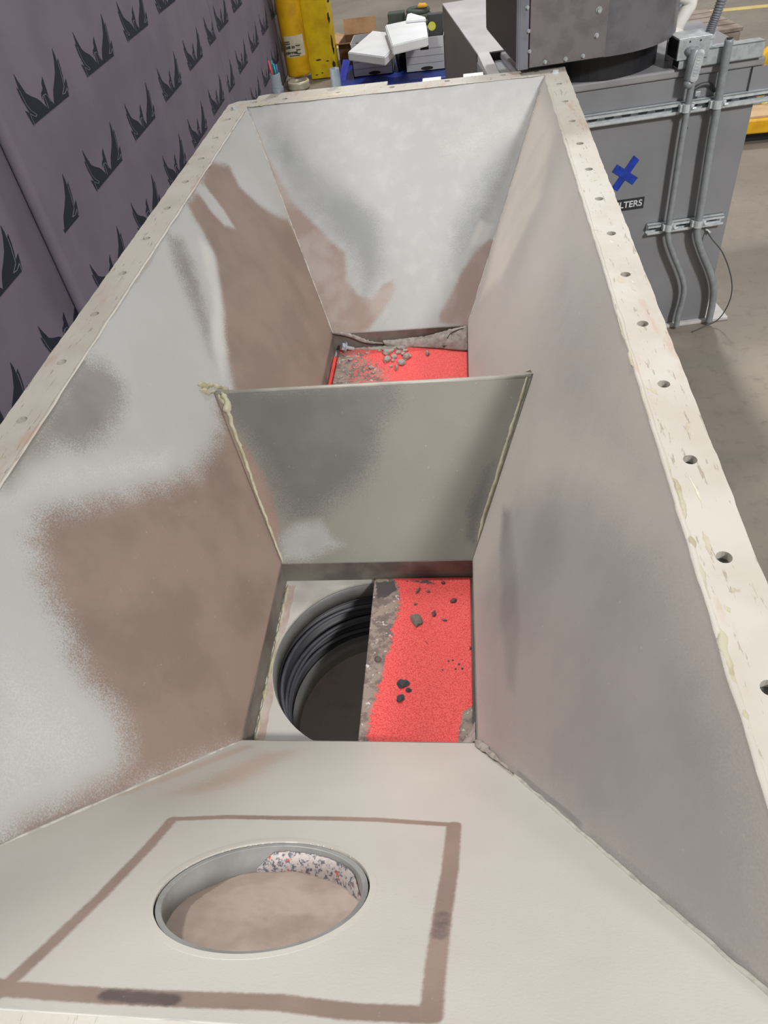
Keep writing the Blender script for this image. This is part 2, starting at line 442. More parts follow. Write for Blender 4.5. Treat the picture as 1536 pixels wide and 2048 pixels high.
# dents in the left wall
def dentL(p):
    q = on(385, 620, (XL, 0, RIM), nL); r = (p - q)
    d1 = math.exp(-((r.y * 1.0) ** 2 / .006 + (r.z ** 2) / .02))
    w = .0018 * nz((p.y * 3.2, p.z * 4, 2)) + .0012 * nz((p.y * 7, p.z * 6, 5))
    return -.008 * d1 + w
nL = Vector((XL, 0, RIM)) - Vector((BA, 0, ZD)); nL = Vector((-nL.z, 0, nL.x)).normalized()
if nL.x < 0: nL = -nL
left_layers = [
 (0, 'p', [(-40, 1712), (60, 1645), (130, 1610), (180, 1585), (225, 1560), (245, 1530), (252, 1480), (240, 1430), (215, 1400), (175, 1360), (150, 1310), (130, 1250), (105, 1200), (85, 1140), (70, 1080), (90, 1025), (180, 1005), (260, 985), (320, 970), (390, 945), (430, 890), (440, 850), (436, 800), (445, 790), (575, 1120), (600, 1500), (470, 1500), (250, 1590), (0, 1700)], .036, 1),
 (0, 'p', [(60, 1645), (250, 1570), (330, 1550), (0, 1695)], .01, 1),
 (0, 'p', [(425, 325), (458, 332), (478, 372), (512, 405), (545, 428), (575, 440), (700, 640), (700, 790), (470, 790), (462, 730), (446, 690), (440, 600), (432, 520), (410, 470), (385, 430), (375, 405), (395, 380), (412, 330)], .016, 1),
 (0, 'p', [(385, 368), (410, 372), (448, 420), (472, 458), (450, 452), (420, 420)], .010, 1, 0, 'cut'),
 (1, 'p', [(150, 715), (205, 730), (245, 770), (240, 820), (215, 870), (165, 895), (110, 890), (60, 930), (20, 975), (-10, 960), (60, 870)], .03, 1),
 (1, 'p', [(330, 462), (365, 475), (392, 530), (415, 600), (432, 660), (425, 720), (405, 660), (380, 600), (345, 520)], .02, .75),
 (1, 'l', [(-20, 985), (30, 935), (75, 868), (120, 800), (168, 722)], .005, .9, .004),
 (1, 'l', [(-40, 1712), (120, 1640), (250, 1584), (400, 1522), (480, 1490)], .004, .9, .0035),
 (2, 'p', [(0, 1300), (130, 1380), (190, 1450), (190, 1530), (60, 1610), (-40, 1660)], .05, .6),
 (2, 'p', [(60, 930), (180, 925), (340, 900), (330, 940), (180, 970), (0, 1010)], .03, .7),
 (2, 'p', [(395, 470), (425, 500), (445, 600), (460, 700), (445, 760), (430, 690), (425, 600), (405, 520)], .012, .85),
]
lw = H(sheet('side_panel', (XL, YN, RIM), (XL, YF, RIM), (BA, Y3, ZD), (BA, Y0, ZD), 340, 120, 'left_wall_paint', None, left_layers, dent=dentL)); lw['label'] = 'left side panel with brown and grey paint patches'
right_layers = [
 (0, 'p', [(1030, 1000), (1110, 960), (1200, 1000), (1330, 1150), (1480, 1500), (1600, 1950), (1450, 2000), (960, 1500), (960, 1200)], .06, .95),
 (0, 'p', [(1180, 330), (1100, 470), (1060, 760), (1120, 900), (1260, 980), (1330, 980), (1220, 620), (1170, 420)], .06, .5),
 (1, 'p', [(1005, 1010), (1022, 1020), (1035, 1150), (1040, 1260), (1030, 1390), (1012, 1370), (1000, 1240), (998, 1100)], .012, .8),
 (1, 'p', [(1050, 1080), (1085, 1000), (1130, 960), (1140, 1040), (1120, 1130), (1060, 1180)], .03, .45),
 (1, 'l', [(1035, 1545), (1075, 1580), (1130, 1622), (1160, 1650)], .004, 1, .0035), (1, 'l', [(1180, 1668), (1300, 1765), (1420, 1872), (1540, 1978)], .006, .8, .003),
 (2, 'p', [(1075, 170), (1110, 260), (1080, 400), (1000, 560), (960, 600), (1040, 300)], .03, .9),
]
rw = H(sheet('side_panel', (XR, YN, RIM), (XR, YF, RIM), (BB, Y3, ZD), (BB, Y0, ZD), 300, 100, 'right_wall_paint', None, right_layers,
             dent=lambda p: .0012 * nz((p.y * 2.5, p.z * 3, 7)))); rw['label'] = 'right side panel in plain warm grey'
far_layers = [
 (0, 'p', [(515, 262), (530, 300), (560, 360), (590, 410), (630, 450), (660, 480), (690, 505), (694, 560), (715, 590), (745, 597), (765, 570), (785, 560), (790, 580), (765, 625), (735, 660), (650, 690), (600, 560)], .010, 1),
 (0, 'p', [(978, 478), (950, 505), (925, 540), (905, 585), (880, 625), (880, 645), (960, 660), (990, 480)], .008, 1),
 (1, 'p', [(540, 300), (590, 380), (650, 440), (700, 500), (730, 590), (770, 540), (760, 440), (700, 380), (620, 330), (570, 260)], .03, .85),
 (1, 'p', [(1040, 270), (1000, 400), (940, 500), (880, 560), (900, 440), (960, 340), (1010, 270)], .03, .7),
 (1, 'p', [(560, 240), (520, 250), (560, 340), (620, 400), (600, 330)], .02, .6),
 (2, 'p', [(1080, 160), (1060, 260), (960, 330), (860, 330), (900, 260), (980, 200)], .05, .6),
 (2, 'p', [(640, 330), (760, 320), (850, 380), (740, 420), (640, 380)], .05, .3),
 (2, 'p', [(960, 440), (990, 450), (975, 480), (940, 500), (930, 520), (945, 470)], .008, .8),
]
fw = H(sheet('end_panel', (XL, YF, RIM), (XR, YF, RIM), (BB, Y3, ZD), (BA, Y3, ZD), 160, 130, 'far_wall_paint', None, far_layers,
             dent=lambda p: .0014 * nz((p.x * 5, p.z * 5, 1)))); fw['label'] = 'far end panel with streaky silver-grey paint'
# near panel with the round port
PN = Vector((0, Y0, ZD)); nN = Vector((0, -(RIM - ZD), 0)) + Vector((0, 0, -(YN - Y0) * -1)); nN = Vector((0, .7106, .7036)); 
vN = Vector((0, YN - Y0, RIM - ZD)).normalized(); nN = Vector((1, 0, 0)).cross(vN); nN = nN if nN.z > 0 else -nN
PC = Vector((-.003, -.1415, 0)); PC.z = ZD + (PC.y - Y0) / (YN - Y0) * (RIM - ZD); PR = .1015
near_layers = [
 (0, 'l', [(345, 1638), (450, 1634), (620, 1636), (760, 1640), (912, 1650)], .004, 1, .0055),
 (0, 'l', [(345, 1638), (300, 1690), (200, 1795), (100, 1890), (-30, 2010)], .005, 1, .0065),
 (0, 'l', [(908, 1650), (900, 1740), (885, 1830), (872, 1930), (862, 2030)], .004, 1, .0085),
 (0, 'l', [(-60, 1965), (20, 1978), (180, 1990), (360, 1998), (560, 2005), (700, 2022), (862, 2030)], .004, 1, .009),
 (1, 'l', [(215, 1990), (290, 1996), (345, 2000)], .005, .9, .007),
 (1, 'l', [(885, 1830), (880, 1870)], .004, .55, .008),
 (2, 'p', [(330, 1590), (440, 1540), (530, 1500), (600, 1500), (540, 1540), (480, 1570), (400, 1590)], .02, .8),
 (2, 'l', [(250, 1585), (400, 1530), (490, 1495)], .01, .7, .012),
]
def hop_hole(p): return (p - PC).length < PR - .0005
rows_y = []
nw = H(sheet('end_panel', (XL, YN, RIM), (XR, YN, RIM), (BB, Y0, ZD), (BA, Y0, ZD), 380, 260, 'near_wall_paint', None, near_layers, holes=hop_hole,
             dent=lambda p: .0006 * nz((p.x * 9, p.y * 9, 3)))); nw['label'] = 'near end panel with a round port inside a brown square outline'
# baffle (inverted V divider)
def side_x(side, z):
    t = (RIM - z) / (RIM - ZD)
    return XL + (BA - XL) * t if side < 0 else XR + (BB - XR) * t
baf_layers = [
 (1, 'p', [(430, 780), (700, 765), (790, 768), (790, 800), (760, 850), (745, 900), (735, 950), (690, 985), (640, 1020), (590, 1035), (560, 1000), (530, 940), (490, 870), (455, 830)], .035, 1),
 (1, 'p', [(965, 940), (990, 920), (975, 1000), (950, 1090), (930, 1080), (935, 1010)], .010, .8),
 (0, 'p', [(440, 800), (470, 860), (510, 915), (545, 985), (557, 1050), (560, 1125), (530, 1110), (430, 790)], .006, 1),
 (2, 'p', [(560, 1070), (590, 1045), (640, 1040), (665, 1070), (690, 1090), (640, 1110), (610, 1125), (560, 1125)], .012, .8),
]
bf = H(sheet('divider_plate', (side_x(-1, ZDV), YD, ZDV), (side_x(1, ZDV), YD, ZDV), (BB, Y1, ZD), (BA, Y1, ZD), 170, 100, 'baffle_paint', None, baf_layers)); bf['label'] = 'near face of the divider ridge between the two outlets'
H(sheet('divider_plate', (side_x(-1, ZDV), YD + .006, ZDV), (side_x(1, ZDV), YD + .006, ZDV), (BB, Y2, ZD), (BA, Y2, ZD), 40, 30, 'baffle_paint', None, []))
bm = NB(); tube(bm, [(side_x(-1, ZDV) + .002, YD + .003, ZDV - .0005), (side_x(1, ZDV) - .002, YD + .003, ZDV - .0005)], .0042, 8)
H(obj('divider_ridge', bm, M('ridge_paint', (176, 172, 162), .4), smooth=True))

# drilled rim flange (real holes)
def wob(x, y, a): return a * (nz((x * 30, y * 30, 0)) + .5 * nz((x * 90, y * 90, 3)))
def rectloop(x0, x1, y0, y1, st=.03, amp=.0, inward=False):
    pts = []
    def run(ax, ay, bx, by, nx, ny):
        n = max(1, int(math.hypot(bx - ax, by - ay) / st))
        for i in range(n):
            t = i / n; x, y = ax + (bx - ax) * t, ay + (by - ay) * t; w = wob(x, y, amp) if i else 0
            pts.append((x + nx * w, y + ny * w))
    run(x0, y0, x1, y0, 0, 1); run(x1, y0, x1, y1, 1, 0); run(x1, y1, x0, y1, 0, 1); run(x0, y1, x0, y0, 1, 0)
    return pts
OX0, OX1, OY0, OY1 = -.489, .489, YN - .06, 1.988
outer = rectloop(OX0, OX1, OY0, OY1, .012, .0016)
outer = [p for p in outer if not (p[0] < OX0 + .015 and p[1] > OY1 - .015)]
inner = rectloop(XL, XR, YN, YF, .012, .0010)
hs = []
for i in range(-1, 13):
    hs.append((.4579, i * .1524)); hs.append((-.4579, i * .1524 - .008))
hs += [(-.409, 1.962), (-.317, 1.962), (-.159, 1.963), (0, 1.965), (.159, 1.967), (.316, 1.967), (.408, 1.968)]
hs += [(x, YN - .035) for x in (-.32, -.16, 0, .16, .32)]
hs = [h for h in hs if h[1] < 1.90 or abs(h[0]) < .43]
loops = [outer, inner] + [circ(x, y, .0082, 16) for x, y in hs]
bm = NB(); poly_plate(bm, loops, RIM - .011, RIM)
fl = H(obj('rim_flange', bm, 'worn_rim_paint')); fl['label'] = 'flat drilled rim with scuffed cream paint'
# turned-down outer lip under the flange
bm = NB()
for (x0, x1, y0, y1) in ((OX0, OX0 + .004, OY0, OY1 - .01), (OX1 - .004, OX1, OY0, OY1), (OX0, OX1, OY0, OY0 + .004), (OX0 + .012, OX1, OY1 - .004, OY1)):
    box(bm, x0, x1, y0 + .002, y1 - .002, RIM - .05, RIM - .004)
H(obj('rim_skirt', bm, 'hopper_outside'))
bm = NB(); poly_plate(bm, [rectloop(OX0 + .005, OX1 - .005, OY0 + .005, OY1 - .02, .1), rectloop(XL - .010, XR + .010, YN - .010, YF + .010, .1)], RIM - .0145, RIM - .0115)
H(obj('hole_shade_strip', bm, M('hole_shade_dark', (92, 94, 90), .8)))  # dark strip added unseen below the flange so the bolt holes look shaded
# rounded weld bead where the wall turns into the rim
for nm, pts in (('r', [(XR, YN + .01, RIM), (XR, YF - .01, RIM)]), ('l', [(XL, YN + .01, RIM), (XL, YF - .01, RIM)]), ('f', [(XL, YF, RIM), (XR, YF, RIM)])):
    bm = NB(); bead(bm, pts, .0034, .0012, (0, 0, 1), seed=hash(nm[0]) % 7, rough=.25, step=.01)
    H(obj('weld_bead', bm, 'worn_rim_paint', smooth=True))
# corner bolts
for (x, y) in ((-.459, 1.914), (.459, 1.931)):
    bm = NB(); poly_plate(bm, [circ(x, y, .0085, 6, .3)], RIM + .0015, RIM + .007); poly_plate(bm, [circ(x, y, .011, 20)], RIM - .001, RIM + .0018)
    H(obj('corner_bolt', bm, 'galv_bright'))
# hip seams
def seam(p, q, r, mat, n, seed, rough=.35):
    bm = NB(); bead(bm, [p, q], r, r * .7, n, seed=seed, rough=rough, step=.006); return H(obj('weld_seam', bm, mat, smooth=True))
M('seam_paint', (190, 186, 176), .5, scale=60, col2=(164, 158, 150))
seam((BB, Y0, ZD), (XR, YN, RIM), .0032, 'seam_paint', (-.6, .5, .6), 1)
seam((BA, Y0, ZD), (XL, YN, RIM), .0026, 'seam_paint', (.6, .5, .6), 2)
seam((BA, Y3, ZD), (XL, YF, RIM), .0022, 'seam_paint', (.6, -.5, .6), 3)
seam((BB, Y3, ZD), (XR, YF, RIM), .0022, 'seam_paint', (-.6, -.5, .6), 4)
# collars and outlet plates under both openings
M('collar_paint', (118, 112, 104), .5, scale=12, col2=(92, 84, 80), bump=.3)
for (ya, yb) in ((Y0, Y1), (Y2, Y3)):
    bm = NB(); t = .003
    box(bm, BA - t, BA, ya - t, yb + t, ZP, ZD + .001); box(bm, BB, BB + t, ya - t, yb + t, ZP, ZD + .001)
    box(bm, BA, BB, yb, yb + t, ZP, ZD + .001); box(bm, BA, BB, ya - t, ya, ZP, ZD + .001)
    H(obj('outlet_collar', bm, 'collar_paint'))
M('plate_paint', (190, 187, 180), .45, scale=9, col2=(170, 166, 158), bump=.2)
for ya, yb in ((Y0, Y1), (Y2, Y3)):
    cy = (ya + yb) / 2; cx = (BA + BB) / 2
    bm = NB(); poly_plate(bm, [[(BA - .03, ya - .03), (BB + .03, ya - .03), (BB + .03, yb + .03), (BA - .03, yb + .03)], circ(cx, cy, .178, 72)], ZP - .005, ZP)
    o = H(obj('outlet_plate', bm, 'plate_paint')); o['label'] = 'pale plate with a large round hole'
# recessed port in the near panel
axis = Matrix.Translation(PC) @ Matrix(((1, 0, 0), tuple(0 for _ in range(3)), (0, 0, 0))).to_4x4() if False else None
ex = Vector((1, 0, 0)); ey = nN.cross(ex)
PM = Matrix((( ex.x, ey.x, nN.x, PC.x), (ex.y, ey.y, nN.y, PC.y), (ex.z, ey.z, nN.z, PC.z), (0, 0, 0, 1)))
bm = NB(); lathe(bm, [(PR - .0030, -.0012), (PR - .0078, -.0012), (PR - .0085, -.002), (PR - .0085, -.036), (PR + .0025, -.036), (PR + .0025, -.009), (PR - .0030, -.009)], seg=96, mtx=PM, closed=True)
bmesh.ops.recalc_face_normals(bm, faces=bm.faces)
o = H(obj('port_sleeve', bm, M('sleeve_grey', (150, 150, 147), .45, scale=18, col2=(134, 134, 132)), smooth=False)); o['label'] = 'grey inner sleeve of the round port'
bm = NB(); lathe(bm, [(PR - .0012, .0007), (PR - .0012, -.003), (PR + .0055, -.003), (PR + .0055, .0004)], seg=96, mtx=PM, closed=True)
H(obj('port_rim', bm, 'near_wall_paint'))
bm = NB(); lathe(bm, [(PR - .0028, -.0088), (PR - .0004, -.0088), (PR - .0004, -.0072), (PR - .0028, -.0072)], seg=96, mtx=PM, closed=True)
H(obj('port_gap_shade', bm, 'black_rubber'))  # black ring put into the gap to imitate its shade
bm = NB()
nr = 34
rings = []
for i in range(nr + 1):
    r = (PR - .0088) * i / nr; rg = []
    for k in range(80):
        th = 2 * PI * k / 80; x, y = r * math.cos(th), r * math.sin(th)
        h = -.028 + .0022 * nz((x * 30, y * 30, 1)) + .0010 * nz((x * 120, y * 120, 2)) + .010 * max(0, (r / PR - .72)) * (1 if (x > .0 and y > -.02) else .25)
        rg.append(bm.verts.new(PM @ Vector((x, y, h))))
    rings.append(rg)
for A, B in zip(rings[:-1], rings[1:]):
    for k in range(80): bm.faces.new((A[k], A[(k + 1) % 80], B[(k + 1) % 80], B[k]))
bmesh.ops.remove_doubles(bm, verts=bm.verts, dist=1e-5)
M('port_fill', (178, 162, 150), .8, scale=14, col2=(160, 142, 130), bump=.5, bscale=150)
o = H(obj('port_plug', bm, 'port_fill', smooth=True)); o['label'] = 'pinkish-tan plug closing the round port'
# chipped coating on the inner wall of the port
m, nt, b = base_mat('chipped_coating')
c = mix(nt, sstep(nt, tex(nt, 190, 4, .75), .49, .58), lin((194, 185, 180)), lin((98, 100, 110)))
c = mix(nt, sstep(nt, tex(nt, 120, 3, .6), .63, .67), c, lin((216, 88, 74)))
nt.links.new(c, b.inputs['Base Color']); MATS['chipped_coating'] = m
bm = NB()
t0, t1, N = math.radians(20), math.radians(112), 60
prev = None
ysgn = 1 if (PM @ Vector((0, 1, 0)) - PC).z < 0 else -1      # towards the outlet (lower side)
for i in range(N + 1):
    th = (t0 + (t1 - t0) * i / N) * ysgn; e = min(1, i / 8, (N - i) / 8)
    col = []
    for j, hh in enumerate((-.0285, -.022, -.014, -.007)):
        r = PR - .0088 - (.0042 if j < 3 else .001) * e * (1 + .5 * nz((i * .5, j, 0))); hz = -.030 + (hh + .030) * (.3 + .7 * e) + .0012 * nz((i * .4, j, 5))
        col.append(bm.verts.new(PM @ Vector((r * math.cos(th), r * math.sin(th), hz))))
    if prev:
        for j in range(3): bm.faces.new((prev[j], prev[j + 1], col[j + 1], col[j]))
    prev = col
o = H(obj('coating_residue', bm, 'chipped_coating', smooth=True)); o['label'] = 'chipped red, white and black coating on the inside of the port'

# sealant beads
def sb(pix, P, n, w, h, seed, mat='sealant', rough=.5, lift=.0006):
    n = Vector(n); n = n if n.dot(CAM - Vector(P)) > 0 else -n
    pts = [on(x, y, P, n) + n.normalized() * lift for x, y in pix]
    bm = NB(); bead(bm, pts, w, h, n, seed=seed, rough=rough, step=.003)
    return H(obj('sealant_bead', bm, mat, smooth=True))
nB = Vector((1, 0, 0)).cross(Vector((0, Y1 - YD, ZD - ZDV))).normalized()
PB = (0, Y1, ZD)
sb([(436, 787), (452, 812), (470, 868), (492, 925), (512, 985), (535, 1045), (552, 1090), (566, 1126)], PB, nB, lambda t: .0044 - .0022 * t, .002, 1, rough=.3)
sb([(1056, 748), (1044, 790), (1028, 840), (1008, 905), (990, 965), (968, 1030), (955, 1085)], PB, nB, lambda t: .0022 + .0012 * math.sin(t * 3), .002, 2, rough=.3)
sb([(395, 770), (410, 773), (425, 770), (440, 775), (458, 783)], (XL, 0, RIM), nL, lambda t: .0075 - .003 * t, .006, 3)
sb([(398, 780), (416, 786), (432, 782)], (XL, 0, RIM), nL, .004, .005, 13)
sb([(443, 783), (452, 800), (458, 830)], PB, nB, .0065, .006, 14)
sb([(1050, 744), (1060, 741), (1063, 746)], PB, nB, .004, .004, 15)
sb([(540, 1095), (548, 1112)], PB, nB, .0018, .0015, 4, 'sealant_pale')
sb([(548, 1118), (553, 1128)], PB, nB, .0018, .0015, 5, 'sealant_pale')
top = (0, 0, RIM)
for k, (pix, w) in enumerate((([(495, 214), (502, 214), (520, 211), (540, 208), (560, 207)], .0062), ([(1258, 700), (1262, 718), (1266, 735)], .0045),
      ([(1329, 905), (1336, 930), (1342, 950)], .0018), ([(1343, 955), (1352, 965), (1358, 985), (1364, 1005), (1371, 1040)], .0055), ([(1376, 1068), (1384, 1085), (1392, 1100)], .0055),
      ([(1396, 1120), (1408, 1160), (1420, 1198)], .003), ([(1438, 1255), (1446, 1290), (1458, 1335), (1474, 1380)], .0055), ([(1480, 1405), (1490, 1430), (1498, 1455)], .0045),
      ([(1228, 600), (1238, 645), (1248, 680)], .0014), ([(1280, 780), (1296, 830), (1318, 880)], .0012))):
    sb(pix, top, (0, 0, 1), w * .6, w * .2, 20 + k, 'sealant', rough=.6)
for k, (pix, w) in enumerate((([(1405, 1062), (1415, 1085), (1421, 1110)], .003), ([(1375, 950), (1390, 975), (1405, 1010)], .0014), ([(1290, 775), (1305, 780), (1316, 790)], .003),
      ([(1218, 480), (1226, 486)], .004), ([(1237, 553), (1245, 565), (1250, 560)], .007), ([(1262, 560), (1270, 568)], .003), ([(1264, 578), (1272, 582)], .003), ([(640, 190), (660, 189), (700, 184)], .006), ([(600, 197), (640, 193), (700, 188)], .003),
      ([(1448, 1210), (1456, 1218), (1460, 1225)], .003), ([(1375, 845), (1374, 862)], .003))):
    sb(pix, top, (0, 0, 1), w, .0006, 40 + k, 'sealant_pale' if k % 2 else M('scab_tan', (188, 178, 158), .7), rough=.6, lift=.0002)
ys_ = [Y0 + .002 + .0122 * q for q in range(30)]
def hole_x(y_): return (BA + BB) / 2 - math.sqrt(max(0, .1785 ** 2 - (y_ - (Y0 + Y1) / 2) ** 2)) - .0012
bm = NB(); poly_plate(bm, [[(min(BA + .005, hole_x(y_) - .001), y_) for y_ in ys_] + [(min(BA + .019 + .003 * nz((y_ * 50, 7, 0)), hole_x(y_)), y_) for y_ in ys_[::-1]]], ZP, ZP + .0004)
o = H(obj('primer_patch', bm, M('primer_pink', (172, 150, 140), .6, scale=30, col2=(184, 172, 164)))); o['label'] = 'pinkish primer strip beside the round hole'
# thick crust along the left of the near outlet
bm = NB(); bead(bm, [(BA + .004, Y1 - .01, ZP + .001), (BA + .005, .40, ZP + .001), (BA + .004, .28, ZP + .001), (BA + .005, .19, ZP + .001)], 0.003, .0025, (0.3, 0, 1), seed=9, rough=.6, step=.003)
H(obj('sealant_bead', bm, 'sealant', smooth=True))
# legs that carry the hopper
for (x, y) in ((-.465, OY0 + .03), (.465, OY0 + .03), (-.465, 1.94), (.465, 1.94)):
    bm = NB(); sx = 1 if x < 0 else -1; sy = 1 if y < 0 else -1
    box(bm, x - .02, x + .02, y - .002, y + .002, .008, RIM - .006); box(bm, x - .02 * sx - .002, x - .02 * sx + .002, y - .002, y + .036 * sy, .008, RIM - .006) if sy > 0 else box(bm, x - .02 * sx - .002, x - .02 * sx + .002, y - .036, y + .002, .008, RIM - .006)
    box(bm, x - .04, x + .04, y - .04, y + .04, 0, .008)
    H(obj('leg', bm, 'hopper_outside'))
# second flange of the end frame behind the far rim, and two white tabs
bm = NB(); poly_plate(bm, [[(-.409, 1.9885), (-.017, 1.9885), (-.017, 2.034), (-.385, 2.034), (-.409, 2.026)]], RIM - .008, RIM - .001)
o = H(obj('mounting_tab', bm, 'worn_rim_paint'))
for x0, x1 in ((.087, .141), (.205, .262)):
    bm = NB(); box(bm, x0, x1, 1.9885, 2.018, RIM - .004, RIM + .0005, bevel=.001); H(obj('mounting_tab', bm, 'white_tab'))

# ------------------------------------------------------------------ slide gates
def gate(x0, x1, y0, y1, layers, label, hole=None):
    t = empty('slide_gate', ((x0 + x1) / 2, (y0 + y1) / 2, ZP), 0, label, 'slide gate', None)
    z = ZP + .0085
    o = sheet('gate_blade', (x0, y0, z), (x1, y0, z), (x1, y1, z), (x0, y1, z), 90, 160, 'red_grit_coating', None, layers, thick=.006,
              dent=lambda p: .0006 * nz((p.x * 18, p.y * 18, 2)))
    bpy.context.view_layer.update(); o.parent = t; o.matrix_parent_inverse = t.matrix_world.inverted()
    return t
g1 = gate(.0045, .1905, Y0 + .003, .534, [
  (0, 'p', [(742, 1150), (785, 1150), (798, 1175), (800, 1200), (796, 1228), (785, 1255), (783, 1290), (772, 1318), (765, 1350), (752, 1390), (740, 1430), (733, 1490), (700, 1490)], .012, 1),
  (0, 'p', [(925, 1425), (960, 1400), (960, 1490), (915, 1490)], .003, 1),
  (1, 'p', [(750, 1163), (790, 1160), (796, 1180), (775, 1195), (752, 1200)], .006, .8),
  (1, 'p', [(798, 1160), (860, 1158), (880, 1172), (840, 1168)], .003, .6)
],
  'red grit-coated slide gate half covering the round hole of the near outlet')
bm = NB(); lathe(bm, [(.0, .0025), (.003, .003), (.0062, .0012), (.0062, -.001)], c=tuple(atz(756, 1319, ZP + .0088)), seg=12)
bmesh.ops.remove_doubles(bm, verts=bm.verts, dist=1e-5)
o = obj('blade_screw', bm, M('rust_screw', (98, 84, 78), .7), g1, True, world=True)
g2 = gate(BA + .012, BB - .002, Y2 + .002, Y3 - .004, [
  (0, 'p', [(640, 790), (668, 700), (700, 690), (760, 692), (752, 712), (770, 722), (790, 735), (800, 790)], .03, .56),
  (0, 'p', [(640, 790), (668, 702), (700, 698), (720, 720), (715, 790)], .02, .68),
  (0, 'p', [(770, 690), (820, 690), (815, 705), (775, 703)], .008, .6)],
  'red coated slide gate fully closed under the far outlet, dusty on its left')
bm = NB(); box(bm, BA + .0015, BA + .0095, Y2 + .08, Y3 - .05, ZP + .001, ZP + .012, bevel=.001)
obj('edge_strip', bm, M('red_plain', (232, 70, 66), .7), g2, world=True)

# flexible duct hanging under the near outlet, and the steel drum it empties into
cx, cy = (BA + BB) / 2, (Y0 + Y1) / 2
du = empty('flexible_duct', (cx, cy, .2), 0, 'black ribbed flexible duct seen through the round hole of the near outlet', 'duct')
bm = NB(); lathe(bm, [(.177, ZP - .0055), (.177, ZP - .045), (.1785, ZP - .045), (.1785, ZP - .0055)], c=(cx, cy, 0), seg=72, closed=True)
obj('inlet_sleeve', bm, M('sleeve_dark', (104, 104, 102), .5), du, True, world=True)
bm = NB(); prof = []
z = ZP - .045
K = 60
for i in range(K + 1):
    zz = z - .125 * i / K; prof.append((.181 + .006 * math.cos(2 * PI * i / 12 + PI), zz))
lathe(bm, prof + [(.19, prof[-1][1]), (.19, z)], c=(cx, cy, 0), seg=72, closed=True)
obj('duct_skin', bm, 'black_rubber', du, True, world=True)
for k, dz in enumerate((.025, .05, .075, .1)):
    bm = NB(); tilt = .02 * ((k % 2) - .5)
    pts = [(cx + .1745 * math.cos(a), cy + .1745 * math.sin(a), z - dz + tilt * math.cos(a + k)) for a in [2 * PI * i / 72 for i in range(72)]]
    tube(bm, pts, .0042, 8, closed=True); obj('wire_rib', bm, 'hose_grey', du, True, world=True)
bm = NB(); lathe(bm, [(.172, z - .118), (.172, z - .175), (.175, z - .175), (.175, z - .118)], c=(cx, cy, 0), seg=72, closed=True)
obj('outlet_sleeve', bm, M('sleeve_dark', (104, 104, 102), .5), du, True, world=True)
# ------------------------------------------------------------------ dust
gz = ZP + .0088
def px2(x, y, z=gz): return atz(x, y, z)
near_ch = [(833, 1240, .0105, .0150, .004, .5, 'd', 'largest pale grey triangular flake on the near red gate'), (836, 1182, .0025, .0085, .003, -.5, 'd', 'thin slanting grey sliver near the top of the near red gate'),
  (868, 1228, .0035, .0065, .003, 0, 'k', 'small dark flake right of the big triangular flake'), (907, 1202, .0070, .0045, .003, .2, 'k', 'brown flake near the right edge of the near red gate'),
  (886, 1166, .0035, .0035, .003, 0, 'k', 'small grey crumb at the top edge of the near red gate'), (856, 1183, .0032, .0026, .002, 0, 'd', 'tiny grey crumb right of the slanting sliver'),
  (831, 1208, .003, .0026, .002, 0, 'd', 'tiny grey crumb above the big triangular flake'), (889, 1240, .0045, .0022, .002, -.2, 'd', 'small flat grey flake right of the small dark flake'),
  (807, 1367, .0105, .0085, .0035, .2, 'b', 'largest black crumb in the lower half of the near red gate'), (817, 1381, .0048, .0042, .003, 0, 'b', 'small black crumb touching the largest black crumb'),
  (801, 1397, .0058, .0075, .0035, -.5, 'b', 'oval black crumb just below the largest black crumb'), (941, 1296, .0018, .003, .002, 0, 'k', 'tiny dark speck at the right edge of the near red gate'),
  (897, 1322, .0018, .0014, .0015, 0, 'd', None), (905, 1320, .0016, .0014, .0015, 0, 'd', None), (918, 1328, .002, .0016, .0015, 0, 'd', None), (924, 1337, .0022, .002, .0018, 0, 'd', None), (885, 1340, .0018, .0014, .0015, 0, 'd', None), (911, 1338, .0014, .0014, .0015, 0, 'd', None)]
M('grit_black', (64, 66, 72), .8, scale=200, bump=.8, bscale=400); M('grit_brown', (112, 80, 80), .9, scale=200, bump=.8, bscale=400); M('flake_grey', (122, 112, 104), .9, scale=200, bump=.8, bscale=400)
for i, (x, y, sx, sy, sz, an, kd, lb) in enumerate(near_ch):
    p = px2(x, y); bm = NB(); chunk_mesh(bm, Vector((0, 0, sz * .4)), sx, sy, sz, i + 3, 2, an)
    o = obj('dust_flake', bm, {'d': 'flake_grey', 'k': 'grit_brown', 'b': 'grit_black'}[kd], smooth=False); o.location = p
    tag(o, lb or 'tiny pale grey crumb in the loose scatter right of the black crumbs, near red gate', 'dust flake', 'crumbs scattered right of the black crumbs' if not lb else None)
